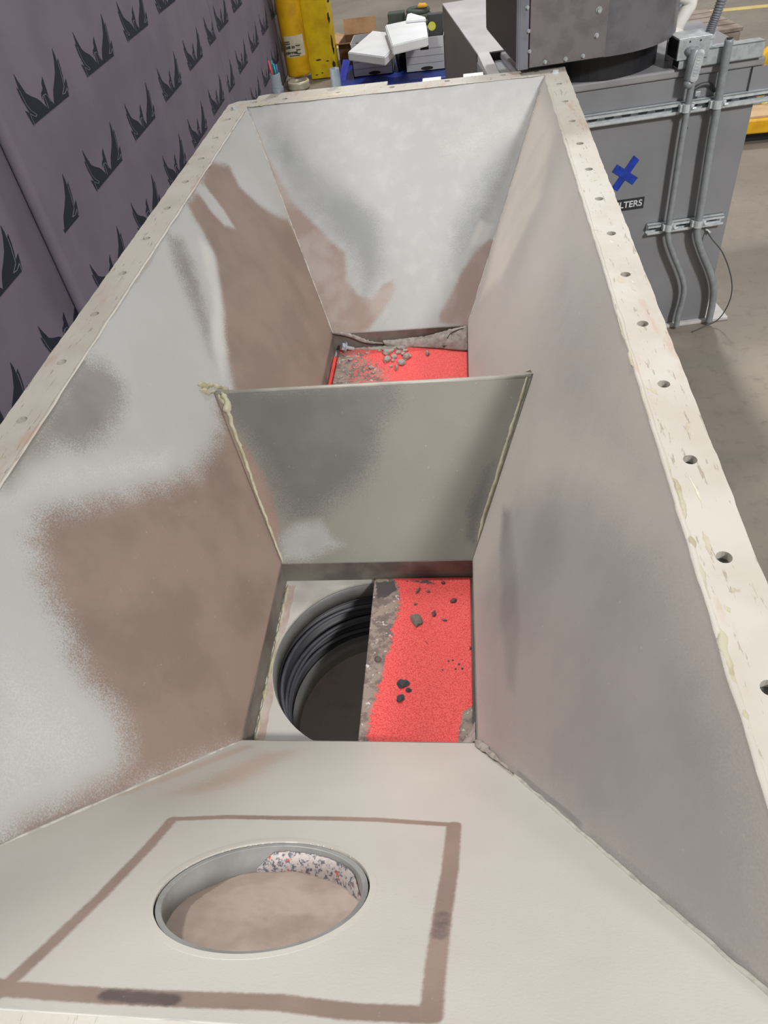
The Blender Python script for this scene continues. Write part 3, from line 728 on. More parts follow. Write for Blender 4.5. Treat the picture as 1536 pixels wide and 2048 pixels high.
far_ch = [(774, 706, 8, 5, 'grey flake at the upper left of the crumb heap on the far gate'), (774, 721, 6, 5, 'grey flake at the lower left of the crumb heap on the far gate'), (803, 727, 6.5, 5, 'pale lump lowest in the crumb heap on the far gate'),
  (814, 715, 7, 5.5, 'round lump at the right end of the crumb heap on the far gate'), (789, 714, 5.5, 3.5, None), (802, 697, 7, 3, 'long lump topmost in the crumb heap on the far gate'), (796, 706, 4.5, 3, None), (811, 702, 4.5, 3, None),
  (782, 733, 3, 2, None), (793, 737, 2, 5, 'thin pale streak hanging below the crumb heap'), (784, 702, 4, 3, None), (806, 709, 3.5, 3, None), (769, 700, 4, 2.5, None), (758, 702, 3, 2, None),
  (701, 720, 3.2, 2.2, 'small white crumb on the brown left part of the far gate'), (743, 736, 4, 2.5, 'grey crumb on the middle of the far gate, left of the heap'), (855, 708, 3, 4.5, 'small pale crumb alone on the bright red right part of the far gate'),
  (786, 722, 3.5, 2.5, None), (733, 707, 2.5, 2, None), (717, 708, 2, 1.5, None), (700, 747, 1.6, 1.4, None), (747, 746, 2, 1.5, None)]
for i, (x, y, a, b2, lb) in enumerate(far_ch):
    s = 1 / 640; p = px2(x, y); bm = NB(); chunk_mesh(bm, Vector((0, 0, b2 * s * .5)), a * s, b2 * s * 1.5, b2 * s * .9, i + 40, 2, random.uniform(-.5, .5))
    o = obj('dust_lump', bm, 'dust_cake', smooth=False); o.location = p
    tag(o, lb or 'small grey crumb of the loose dust heap on the far red gate', 'dust lump', None if lb else 'small crumbs on the far gate')
# caked dust at the back of the far outlet
def cake(name, T, B, nv, seed, label, amp=.003, mat='dust_cake'):
    bm = NB(); Tt = smooth_path(T, 14); Bb = smooth_path(B, 14); rows = []
    for i, (a, b2) in enumerate(zip(Tt, Bb)):
        row = []
        for j in range(nv + 1):
            t = j / nv; p = a.lerp(b2, t); bulge = math.sin(PI * t)
            nn_ = nz(tuple(p * 60 + Vector((seed, 0, 0)))) + .6 * nz(tuple(p * 170)); 
            crack = 0
            p = p + Vector((0, -.7, .7)) * (bulge * .004 + amp * nn_ * (.3 + bulge)) + Vector((0, 0, .003 * nz((i * .35, seed, 3)) * (1 - t)))
            row.append(bm.verts.new(p))
        rows.append(row)
    for A_, B_ in zip(rows[:-1], rows[1:]):
        for j in range(nv): bm.faces.new((A_[j], A_[j + 1], B_[j + 1], B_[j]))
    o = obj(name, bm, mat, smooth=True); sm = o.modifiers.new('thickness', 'SOLIDIFY'); sm.thickness = .004; sm.offset = 1 if False else -1
    return tag(centre(o), label, 'caked dust')
yk = Y3 - .002
cake('dust_cake', [aty(x, y, yk) for x, y in ((766, 682), (790, 681), (820, 677), (850, 674), (880, 666), (905, 659), (934, 653))],
     [atz(x, y, gz) for x, y in ((772, 690), (795, 693), (820, 693), (850, 695), (880, 697), (905, 700), (935, 702))], 14, 2, 'cracked grey dust cake piled along the back right of the far outlet')
cake('dust_cake', [aty(x, y, yk) for x, y in ((664, 661), (685, 664), (705, 668), (725, 676), (745, 682), (768, 685))],
     [aty(x, y, yk - .004) for x, y in ((664, 668), (682, 671), (702, 676), (722, 684), (742, 688), (768, 688))], 5, 5, 'thin crust of pale dust slanting down the back left of the far outlet', .0016)
cake('dust_cake', [atz(x, y, gz) for x, y in ((700, 697), (720, 694), (745, 692), (770, 691), (800, 690), (830, 690))],
     [atz(x, y, gz) for x, y in ((700, 700), (720, 699), (745, 699), (770, 699), (800, 696), (830, 694))], 4, 7, 'low drift of grey dust at the back edge of the far red gate', .001)
# crack lines in the cake: dark slivers laid on stand in for shaded gaps
for k, pts in enumerate((((935, 672), (920, 678), (905, 690), (885, 692)), ((934, 655), (915, 660), (900, 668), (888, 688)))):
    bm = NB(); P = [on(x, y, (0, yk - .022, ZP + .034), (0, -.7, .7)) for x, y in pts]
    tube(bm, smooth_path(P, 6), .0012, 6); tag(centre(obj('dust_crack', bm, 'crack_dark', smooth=True)), ('lower', 'upper')[k] + ' dark crack across the right end of the dust cake in the far outlet', 'crack')
# dust heap in the near outlet's right front corner, and on the hip seam
bm = NB()
cc = Vector((BB, Y0, ZP + .008)); n_ = 14; rows = []
for i in range(n_ + 1):
    row = []
    for j in range(n_ + 1):
        u, v = i / n_, j / n_
        p = Vector((BB - .002 - .042 * u * (1 - .45 * v), Y0 + .002 + .05 * v * (1 - .5 * u), 0))
        h = max(0, 1 - (u + v) * .72); p.z = gz + .046 * h ** 1.1 + .003 * nz((p.x * 90, p.y * 90, 2)) - .001
        row.append(bm.verts.new(p))
    rows.append(row)
for A_, B_ in zip(rows[:-1], rows[1:]):
    for j in range(n_): bm.faces.new((A_[j], A_[j + 1], B_[j + 1], B_[j]))
bead(bm, [Vector((BB, Y0, ZD)).lerp(Vector((XR, YN, RIM)), t) + Vector((-.003, .003, .004)) for t in (0, .05, .1, .16, .22)], lambda t: .007 * (1 - t) ** 1.2 + .001, lambda t: .0012 * (1 - t) + .0003, (-.5, .5, .7), seed=11, rough=.35, step=.005)
o = obj('dust_heap', bm, 'dust_cake', smooth=True); o.modifiers.new('t', 'SOLIDIFY').thickness = .002
tag(centre(o), 'grey dust heap in the front right corner of the near outlet', 'dust heap')
# hex bolt lying on the far gate
hb = empty('hex_bolt', tuple(atz(692, 703, gz)), 0, 'shiny flanged hex bolt lying at the left corner of the far red gate', 'bolt')
hm = Matrix.Rotation(math.radians(-100), 4, 'Y') @ Matrix.Rotation(.3, 4, 'X')
def bolt_part(nm, fn, mat):
    bm = NB(); fn(bm); bmesh.ops.transform(bm, matrix=Matrix.Translation((0, 0, .014)) @ Matrix.Scale(1.3, 4) @ Matrix.Rotation(.35, 4, 'Z') @ Matrix.Rotation(math.radians(-62), 4, 'Y') , verts=bm.verts); return obj(nm, bm, mat, hb)
bolt_part('bolt_head', lambda b: poly_plate(b, [circ(0, 0, .0085, 6)], .002, .009), 'steel')
bolt_part('bolt_flange', lambda b: poly_plate(b, [circ(0, 0, .0115, 28)], 0, .0022), 'steel')
bolt_part('bolt_shank', lambda b: tube(b, [(0, 0, 0)] + [(0, 0, -.002 * i) for i in range(1, 11)], [.0038 + .0006 * (i % 2) for i in range(11)], 12), 'galvanised')

# ================================================================== BACKDROP
W0 = Vector((-1.0, 1.76, 0)); wd = Vector((-.05, 1, 0)).normalized(); wn = Vector((wd.y, -wd.x, 0))
def wp(s, z, off=0): return W0 + wd * s + wn * off + Vector((0, 0, z))
def wl(x, y):
    X = on(x, y, W0, wn); return ((X - W0).dot(wd), X.z)
def ez(pts):                                  # emblem outline traced once in the wall's own metres
    o = wl(315 / 4.8, 1200 / 4.8); return [(wl(x / 4.8, y / 4.8)[0] - o[0], wl(x / 4.8, y / 4.8)[1] - o[1]) for x, y in pts]
EM = ez([(315, 1200), (235, 1065), (285, 1090), (205, 960), (150, 840), (180, 875), (122, 710), (160, 775), (240, 895), (290, 925), (345, 945), (385, 975), (420, 1010), (458, 1045), (425, 985), (412, 935), (395, 940), (388, 890), (398, 868), (402, 840), (392, 800), (398, 735), (418, 800), (435, 850), (460, 930), (490, 975), (515, 1003), (508, 930), (505, 860), (515, 780), (522, 690), (510, 560), (492, 462), (520, 530), (542, 600), (548, 560), (575, 650), (595, 730), (610, 810), (625, 755), (640, 820), (660, 915)])
LN = [ez(p) for p in ([(178, 873), (205, 930), (245, 1010), (290, 1065), (345, 1103), (335, 1122), (280, 1095), (300, 1145), (322, 1195)], [(398, 945), (408, 915), (432, 905), (455, 935), (478, 975)], [(415, 925), (440, 985), (458, 1040)], [(546, 600), (570, 680), (592, 770), (607, 830), (592, 905), (618, 895), (635, 845), (655, 915)])]
def panel(s0, s1, stamps, label, off=0.0, ang=0.0, cut=.012):
    base = wp(s0, 0, off)
    t = empty('fabric_backdrop', base, math.atan2(wd.y, wd.x) + ang, label, 'backdrop panel')
    L = s1 - s0
    bm = NB(); box(bm, 0, L, -.001, .045, .004, 2.35, bevel=.02, seg=4)        # local x along the wall, -y faces the hopper
    for v in bm.verts: pass
    o = obj('fabric_cover', bm, 'fabric', t, True)
    bm = NB(); bl = NB()
    for (s, z) in stamps:
        loc = s - s0
        def put(b, poly, y):
            vs = [b.verts.new((loc + p[0], y, z + p[1])) for p in poly]; return b.faces.new(vs)
        put(bm, EM, -.0025)
        for ln in LN:
            for a, b2 in zip(ln[:-1], ln[1:]):
                d = Vector((b2[0] - a[0], b2[1] - a[1])); 
                if d.length < 1e-6: continue
                q = Vector((-d.y, d.x)).normalized() * .0011; e = d.normalized() * .0006
                put(bl, [(a[0] - q.x - e.x, a[1] - q.y - e.y), (b2[0] - q.x + e.x, b2[1] - q.y + e.y), (b2[0] + q.x + e.x, b2[1] + q.y + e.y), (a[0] + q.x - e.x, a[1] + q.y - e.y)], -.0032)
    for b in (bm, bl):
        b.normal_update(); bmesh.ops.triangulate(b, faces=b.faces)
        for x, nx in ((cut, -1), (L - .012, 1)):
            bmesh.ops.bisect_plane(b, geom=b.verts[:] + b.edges[:] + b.faces[:], plane_co=(x, 0, 0), plane_no=(nx, 0, 0), clear_outer=True)
        r = bmesh.ops.extrude_face_region(b, geom=b.faces[:])
        bmesh.ops.translate(b, verts=[g for g in r['geom'] if isinstance(g, bmesh.types.BMVert)], vec=(0, .0008, 0))
    em = obj('emblem_print', bm, 'emblem_ink', t); em['label'] = 'rows of dark winged bird emblems printed on the fabric'
    obj('emblem_outline', bl, 'emblem_line', em)
    return t
rowsB = [(.003 + .486 * k, .983) for k in range(5)] + [(-.25 + .487 * k, .711) for k in range(6)] + [(-.02 + .485 * k, .452) for k in range(6)] + [(-.25 + .487 * k, .19) for k in range(6)]
rowsC = [(2.268 + .49 * k, .44) for k in range(5)] + [(2.468 + .488 * k, .715) for k in range(5)] + [(2.27 + .49 * k, .983) for k in range(5)] + [(2.468 + .488 * k, .19) for k in range(5)]
panel(-.142, 2.366, rowsB, 'long purple-grey fabric backdrop panel with bird emblems left of the hopper', cut=.062)
panel(2.372, 4.66, rowsC, 'duller far fabric backdrop panel ending at the yellow column', off=-.004)
panel(-2.2, -.05, [(-.605, .711), (-.50 , .975), (-1.11, .711), (-.96, .975), (-.86, .45), (-.37, .44)], 'nearest fabric backdrop panel at the left edge, behind the rounded seam', off=-.0468)

# ================================================================== CABINET behind the hopper on the right
TH = math.radians(8.5); U = Vector((math.cos(TH), math.sin(TH), 0)); NNv = Vector((-math.sin(TH), math.cos(TH), 0)); P0 = Vector((.6, 2.06, 0))
CM = Matrix.Translation(P0) @ Matrix.Rotation(TH, 4, 'Z')          # local: x along the face, -y towards the camera
def cb(x, y, n=0.0):                                                # photo point on the plane n metres behind the face
    X = on(x, y, P0 + NNv * n, NNv) - P0; return Vector((X.dot(U), n, X.z))
cab = empty('filter_cabinet', tuple(P0), TH, 'grey sheet-metal filter cabinet standing on the floor behind the hopper on the right', 'cabinet')
bm = NB(); box(bm, -.278, .482, 0, .494, .012, .842, bevel=.003); obj('cabinet_body', bm, 'cabinet_paint', cab)
bm = NB(); box(bm, -.279, .12, .4945, 1.361, .012, .866, bevel=.003); obj('rear_body', bm, 'cabinet_side', cab)
bm = NB(); box(bm, -.2, .486, -.008, .496, .8425, .866, bevel=.006, seg=3)
obj('top_cover', bm, M('cover_paint', (150, 149, 152), .38, scale=5, col2=(136, 135, 139)), cab)
bm = NB(); box(bm, -.279, .12, .47, 1.361, .8662, .872, bevel=.002); obj('rear_cover', bm, M('cover_pale', (196, 190, 192), .45, scale=5, col2=(182, 174, 176)), cab)
bm = NB(); vs = [bm.verts.new(v) for v in ((-.279, .47, .872), (-.24, .47, .872), (-.238, .262, .845), (-.277, .262, .845), (-.279, .47, .8425), (-.24, .47, .8425), (-.238, .262, .8425), (-.277, .262, .8425))]
for f in ((0, 1, 2, 3), (4, 5, 6, 7), (0, 1, 5, 4), (1, 2, 6, 5), (2, 3, 7, 6), (3, 0, 4, 7)): bm.faces.new([vs[k] for k in f])
obj('cover_ramp', bm, MATS['cover_pale'], cab)
bm = NB(); box(bm, -.3, .56, -.016, .5, 0, .012, bevel=.002); obj('base_flange', bm, M('base_pale', (206, 202, 200), .5, scale=14), cab)
bm = NB(); box(bm, .452, .62, -.006, -.0005, .76, .8415); box(bm, .452, .4545, -.009, -.004, .76, .8415); obj('bracket_plate', bm, 'cabinet_paint', cab)
# label with white lettering
sg = obj('sign_label', (lambda b: (box(b, .048, .184, -.0016, 0, .466, .503), b)[1])(NB()), 'label_black', cab); sg['label'] = 'black label reading FILTERS in white capitals'
def text_mesh(s, size, mtx, name, mat, parent, ext=.0004, bold=0.0):
    cu = bpy.data.curves.new('t', 'FONT'); cu.body = s; cu.size = size; cu.extrude = ext; cu.align_x = 'RIGHT'; cu.align_y = 'CENTER'; cu.offset = bold
    to = bpy.data.objects.new('t', cu); C.objects.link(to); bpy.context.view_layer.update()
    dg = bpy.context.evaluated_depsgraph_get(); me = bpy.data.meshes.new_from_object(to.evaluated_get(dg)); bpy.data.objects.remove(to)
    me.name = name; me.materials.clear(); me.materials.append(MATS[mat]); me.transform(mtx)
    o = bpy.data.objects.new(name, me); C.objects.link(o); o.parent = parent; return o
text_mesh('FILTERS', .0285, Matrix.Translation((.178, -.0022, .4845)) @ Matrix.Rotation(PI / 2, 4, 'X'), 'lettering', 'white_print', sg, bold=.0006)
# curved handle
bm = NB(); pts = [cb(x, y, -.004) for x, y in ((1388, 178), (1400, 171), (1412, 168), (1422, 171), (1430, 182))]
tube(bm, smooth_path(pts, 5), .006, 8); o = obj('handle', bm, M('handle_dark', (78, 78, 82), .45), cab, True); 
bm = NB(); box(bm, .290, .306, -.012, 0, .786, .80, bevel=.002); obj('handle_bracket', bm, 'galvanised', cab)
bm = NB(); tube(bm, [cb(1374, 256, -.0002) , cb(1374, 256, -.003)], .0035, 10); obj('rivet', bm, 'label_black', cab)

# blue tape cross
def strip(bm, a, b2, w, n=-.0012):
    A, B = cb(*a), cb(*b2); d = (B - A).normalized(); s = Vector((-d.z, 0, d.x)) * w; N = 8; top_, bot = [], []
    for i in range(N + 1):
        p = A.lerp(B, i / N); j = .0015 * nz((i * .9, w * 50, a[0])); o_ = d * .002 * (1 if i in (0, N) else 0) * random.uniform(-1, 1)
        top_.append(bm.verts.new(p + s * (1 + j * 30) + o_ + Vector((0, n, 0)))); bot.append(bm.verts.new(p - s + o_ * -1 + Vector((0, n, 0))))
    for i in range(N): bm.faces.new((top_[i], top_[i + 1], bot[i + 1], bot[i]))
tp = empty('tape_cross', tuple(CM @ cb(1250, 350)), TH, 'cross of blue painter\'s tape stuck on the cabinet above the black label', 'tape')
off = cb(1250, 350)
for k, (a, b2, w) in enumerate((((1273, 315), (1229, 379), .0125), ((1229, 336), (1270, 362), .0125))):
    bm = NB(); strip(bm, a, b2, w, -.0012 - .0006 * k)
    r = bmesh.ops.extrude_face_region(bm, geom=bm.faces[:]); bmesh.ops.translate(bm, verts=[g for g in r['geom'] if isinstance(g, bmesh.types.BMVert)], vec=(0, .0005, 0))
    bmesh.ops.translate(bm, verts=bm.verts, vec=-off); obj('tape_strip', bm, 'blue_tape', tp)

# strut channels: C section with slots in the back
def strut(s0, s1, zc, n0, label, h=.0205, dpt=.021, zs=1, flip=False):
    t = empty('strut_channel', tuple(CM @ Vector(((s0 + s1) / 2, n0, zc))), TH, label, 'strut channel', None)
    L = s1 - s0; k = int(L / .0508); sl = []
    for i in range(k + 1):
        cx_ = -L / 2 + .024 + i * .0508
        if cx_ + .016 < L / 2:
            sl.append([(cx_ - .0085 + .006 * math.cos(a), .006 * math.sin(a)) for a in [PI / 2 + PI * q / 8 for q in range(9)]] + [(cx_ + .0085 + .006 * math.cos(a), .006 * math.sin(a)) for a in [-PI / 2 + PI * q / 8 for q in range(9)]])
    # plate in xy -> stand it up: y->z ; back lies at n0
    bm = NB(); mt = Matrix(((1, 0, 0, 0), (0, 0, 1, 0), (0, 1, 0, 0), (0, 0, 0, 1)))
    if flip: poly_plate(bm, [[(-L / 2, -h), (L / 2, -h), (L / 2, h), (-L / 2, h)]], -dpt, -dpt + .0025, mt)
    else:
        poly_plate(bm, [[(-L / 2, -h), (L / 2, -h), (L / 2, h), (-L / 2, h)]] + sl, -.0025, 0, mt)
    box(bm, -L / 2, L / 2, -dpt, 0, h - .0025, h); box(bm, -L / 2, L / 2, -dpt, 0, -h, -h + .0025)
    if not flip:
        box(bm, -L / 2, L / 2, -dpt, -dpt + .0022, h - .0095, h); box(bm, -L / 2, L / 2, -dpt, -dpt + .0022, -h, -h + .0095)
    obj('channel', bm, 'galv_bright' if not flip else 'galvanised', t)
    return t
strut(-.34, .60, .762, -.001, 'long slotted galvanised strut channel bolted across the upper cabinet front', h=.0165)
strut(.203, .458, .394, -.001, 'short slotted galvanised strut channel low on the cabinet front', h=.0165)
strut(.222, .466, .889, .02, 'solid-faced galvanised channel lying along the cabinet top edge', h=.021, dpt=.04, flip=True)

# conduits on the cabinet front
nC = -.036
def conduit(pix, r, label, n=nC):
    P = [cb(x, y, n) for x, y in pix]; P[-1].z = .014
    t = empty('metal_conduit', tuple(CM @ Vector((P[-1].x, n, 0))), TH, label, 'conduit')
    bm = NB(); Q = smooth_path(P, 8); tube(bm, Q, r, 16)
    bmesh.ops.translate(bm, verts=bm.verts, vec=-Vector((P[-1].x, n, 0)))
    obj('pipe', bm, 'conduit_grey', t, True); return t, P
c1, P1 = conduit([(1391, 110), (1384, 165), (1375, 215), (1362, 290), (1348, 380), (1337, 452), (1337, 478), (1345, 505), (1362, 548), (1368, 575), (1365, 600), (1357, 628), (1352, 655)], .0098, 'slimmer left metal conduit rising to the junction box')
c2, P2 = conduit([(1459, 78), (1445, 150), (1435, 210), (1421, 290), (1407, 380), (1396, 450), (1395, 475), (1404, 505), (1420, 545), (1427, 575), (1425, 605), (1418, 640)], .0122, 'thicker right metal conduit with an open cut top')
bm = NB(); p = cb(1459, 79, nC) - Vector((P2[-1].x, nC, 0)); tube(bm, [p + Vector((0, 0, .0035)), p + Vector((0, 0, .0042))], .0095, 16); obj('pipe_mouth', bm, 'dark_void', c2)
for (x, y, par, PP, r) in ((1372, 216, c1, P1, .0125), (1434, 208, c2, P2, .0150), (1337, 455, c1, P1, .0125), (1396, 447, c2, P2, .0150)):
    q = cb(x, y, nC) - Vector((PP[-1].x, nC, 0)); bm = NB(); tube(bm, [q - Vector((0, 0, .011)), q + Vector((0, 0, .011))], r, 14)
    box(bm, q.x - r - .006, q.x - r + .002, -.002, .012, q.z - .010, q.z + .010, bevel=.001); box(bm, q.x + r - .002, q.x + r + .008, -.010, .012, q.z - .010, q.z + .010, bevel=.001)
    tube(bm, [q + Vector((r + .001, -.012, 0)), q + Vector((r + .012, -.012, 0))], .004, 8)
    obj('pipe_clamp', bm, 'galv_bright', par)
# elbow fitting body with oval cover
q0 = Vector((P1[-1].x, nC, 0))
bm = NB(); a = cb(1391, 98, nC) - q0; b2 = cb(1378, 158, nC) - q0
tube(bm, [a + Vector((-.001, 0, .004)), a, b2, b2 - Vector((0, 0, .006))], [.008, .0145, .0145, .011], 16); tube(bm, [b2 - Vector((0, 0, .004)), b2 - Vector((.001, 0, .022))], .0135, 16)
tube(bm, [a - Vector((0, 0, .006)), a + Vector((-.022, .022, -.006))], .0125, 14)
lb = obj('elbow_fitting', bm, 'conduit_grey', c1, True)
bm = NB(); a3 = a + Vector((.010, -.013, -.010)); b3 = b2 + Vector((.008, -.013, .006)); dz = (b3 - a3)
for i in range(1): pass
lp = []
dd = dz.normalized(); ss = Vector((1, -.35, 0)).normalized(); out_n = dd.cross(ss).normalized(); out_n = out_n if out_n.y < 0 else -out_n
for k in range(24):
    an = 2 * PI * k / 24; cpt = (b3 if math.sin(an) > 0 else a3); lp.append(cpt + ss * .0115 * math.cos(an) + dd * .0115 * math.sin(an))
v0 = [bm.verts.new(p) for p in lp]; v1 = [bm.verts.new(p + out_n * .005) for p in lp]; v2 = [bm.verts.new((p - (a3 + b3) / 2) * .86 + (a3 + b3) / 2 + out_n * .0065) for p in lp]
for A_, B_ in ((v0, v1), (v1, v2)):
    for k in range(24): bm.faces.new((A_[k], A_[(k + 1) % 24], B_[(k + 1) % 24], B_[k]))
bm.faces.new(v2); bm.faces.new(v0[::-1])
for i in range(7):
    c_ = a3.lerp(b3, .1 + .8 * i / 6) + out_n * .0065; tube(bm, [c_ - ss * .004, c_ + ss * .004], .0012, 6)
obj('cover_plate', bm, 'galv_bright', lb)

# junction box
jb = empty('junction_box', tuple(CM @ Vector((.25, 0, .889))), TH, 'galvanised electrical junction box on the cabinet top corner', 'junction box')
def jbp(nm, fn, mat, sm=False, par=None):
    bm = NB(); fn(bm); bmesh.ops.translate(bm, verts=bm.verts, vec=-Vector((.25, 0, .889))); return obj(nm, bm, mat, par or jb, sm)
jbp('box_body', lambda b: box(b, .212, .302, -.026, .05, .892, .944, bevel=.0015), 'galvanised')
jbp('box_lid', lambda b: box(b, .210, .304, -.028, .052, .9445, .947, bevel=.0008), 'galv_bright')
for k in range(3):
    jbp('knockout', lambda b, k=k: tube(b, [(.2122, -.012 + .023 * k, .918), (.2100, -.012 + .023 * k, .918)], .009, 20), M('knock_dark', (62, 64, 68), .4, .4))
jbp('side_plate', lambda b: box(b, .210, .2118, -.0235, .0475, .895, .941), M('plate_black', (40, 42, 46), .4))
for k in range(2): jbp('screw', lambda b, k=k: tube(b, [(.243 + .03 * k, -.026, .937), (.243 + .03 * k, -.0285, .937)], .002, 8), 'label_black')
jbp('riser_bracket', lambda b: box(b, .224, .30, -.006, .03, .8665, .8915), M('black_bracket', (50, 50, 54), .5))
# flexible conduit
fc = empty('flexible_conduit', tuple(CM @ Vector((.318, .01, .925))), TH, 'grey corrugated flexible conduit rising from the right side of the junction box', 'conduit')
base = Vector((.318, .01, .925))
F = [cb(x, y, .01) - base for x, y in ((1418, 72), (1424, 52), (1434, 26), (1446, -10), (1458, -60))]
Q = smooth_path(F, 24); bm = NB(); tube(bm, Q, [.0125 + .0017 * math.sin(i * 1.55) for i in range(len(Q))], 16); obj('corrugated_hose', bm, M('hose_mid', (122, 124, 130), .5), fc, True)
bm = NB(); f0 = F[0]; tube(bm, [f0 + Vector((0, 0, .006)), f0 + Vector((0, 0, -.004))], .0185, 8); tube(bm, [f0 + Vector((0, 0, -.004)), f0 + Vector((-.001, 0, -.02)), f0 + Vector((-.008, 0, -.032)), f0 + Vector((-.02, 0, -.036))], [.014, .014, .013, .012], 12)
obj('hose_connector', bm, 'galv_bright', fc)
# cable at the foot of the cabinet
P = [cb(x, y, n) for x, y, n in ((1413, 460, -.004), (1424, 478, -.04), (1445, 505, -.06), (1460, 545, -.07), (1464, 580, -.07), (1455, 612, -.07), (1435, 640, -.05), (1405, 655, -.05), (1385, 662, -.07))]
for p in P: p.z = max(p.z, .004)
P[-2].z = .004; P[-1].z = .004
w = empty('steel_cable', tuple(CM @ Vector((.5, -.06, 0))), TH, 'thin dark cable looping from the cabinet front down to the floor', 'cable')
bm = NB(); tube(bm, smooth_path(P, 8), .0021, 8); bmesh.ops.translate(bm, verts=bm.verts, vec=(-.5, .06, 0)); obj('cable_run', bm, M('cable_dark', (84, 84, 84), .5), w, True)
bm = NB(); tube(bm, [P[0] + Vector((-.004, .002, .004)), P[0] + Vector((.010, -.008, -.008))], .0042, 10); bmesh.ops.translate(bm, verts=bm.verts, vec=(-.5, .06, 0)); obj('cable_sleeve', bm, 'white_print', w, True)

# fan housing on the cabinet: flat front, curved right side
fan = empty('fan_housing', tuple(CM @ Vector((0, .18, .872))), TH, 'large dark grey fan housing with a flat bolted front on the cabinet top', 'fan housing')
fc_ = Vector((0, .18, .872))
def plan(rr, inset=0):
    pts = [(-.252 + inset, -.078 + inset), (.0, -.08 + inset)]
    for k in range(1, 25):
        a_ = -PI / 2 + PI * k / 24; pts.append(((.26 - inset) * math.cos(a_), .18 + (.26 - inset) * math.sin(a_)))
    pts.append((-.252 + inset, .44 - inset)); return pts
def fp(nm, fn, mat, sm=False, par=None):
    bm = NB(); fn(bm); bmesh.ops.translate(bm, verts=bm.verts, vec=-fc_); return obj(nm, bm, mat, par or fan, sm)
fp('housing_shell', lambda b: poly_plate(b, [plan(0)], .944, 1.46), 'fan_paint')
fp('shade_neck', lambda b: tube(b, [(.02, .19, .8665), (.02, .19, .9435)], .2, 48), 'black_rubber')  # neck widened and blackened to imitate the shadow under the housing
fp('side_lining', lambda b: box(b, -.2545, -.2525, -.05, .435, .95, 1.455), M('lining_black', (32, 32, 38), .4))
fp('edge_angle', lambda b: (box(b, -.256, -.232, -.0845, -.0805, .944, 1.46), box(b, -.259, -.2552, -.0845, -.055, .944, 1.46)), M('angle_blue', (122, 124, 132), .45))
fpn = fp('front_plate', lambda b: box(b, -.228, -.018, -.0845, -.0805, .9465, 1.46, bevel=.0008), M('front_plate_paint', (116, 112, 112), .5, scale=22, col2=(104, 100, 101), bump=.3))
def fb(x, y, n=-.0845): return cb(x, y, n)
for (x, y, r) in ((1055, 15, .005), (1057, 62, .005), (1059, 103, .005), (1090, 124, .0055), (1131, 118, .006), (1166, 112, .0055), (1193, 71, .0065), (1198, 20, .0085)):
    p_ = fb(x, y); 
    fp('plate_screw', lambda b: (tube(b, [p_, p_ + Vector((0, -.0012, 0))], r, 14), tube(b, [p_ + Vector((0, -.001, 0)), p_ + Vector((0, -.006, 0))], r * .62, 6)), 'galvanised', par=fpn)

# white PVC pipe behind the junction box
pv = empty('pvc_pipe', tuple(CM @ Vector((.24, .08, .867))), TH, 'white bent plastic pipe rising behind the junction box', 'pipe')
bs = Vector((.24, .08, .867)); n0 = .10
F = [cb(x, y, n0) - bs for x, y in ((1346, 72), (1356, 50), (1369, 27), (1380, 10), (1379, -2), (1368, -8), (1345, -14))]
bm = NB(); tube(bm, smooth_path(F, 8), .0195, 16); obj('pipe_run', bm, 'pvc_white', pv, True)
bm = NB(); tube(bm, [F[0], F[0].lerp(F[1], .75)], .0225, 16); tube(bm, [F[0] , Vector((F[0].x, F[0].y, .0))], .015, 12); obj('pipe_coupling', bm, 'pvc_white', pv, True)

# wooden skid and cable loops beyond the cabinet
sk = empty('wooden_skid', (1.15, 3.95, 0), .15, 'worn wooden skid on the floor behind the cabinet and white pipe', 'skid')
sk.location = tuple(atz(1352, 40, .25)); sk.location.z = 0
bm = NB(); box(bm, -.32, .32, -.3, .3, .0, .20, bevel=.01); obj('skid_block', bm, M('crate_grey', (150, 136, 126), .8, scale=7, col2=(120, 104, 94)), sk)
for k in range(5):
    bm = NB(); box(bm, -.33, .33, -.30 + k * .125, -.20 + k * .125, .202, .225, bevel=.004); obj('deck_board', bm, MATS['crate_grey'], sk)
for k, (pp, lb_) in enumerate(([((1330, 12), (1350, 7), (1366, 0), (1374, -10)), 'upper grey cable curving out behind the fan housing'], [((1330, 26), (1350, 22), (1362, 14), (1372, 6)), 'lower grey cable curving out behind the fan housing'])):
    zc = .27; pts = [atz(x, y, zc) for x, y in pp]
    bm = NB(); tube(bm, smooth_path(pts, 8), .017, 12); tag(centre(obj('power_cable', bm, 'pvc_grey', smooth=True)), lb_, 'cable')

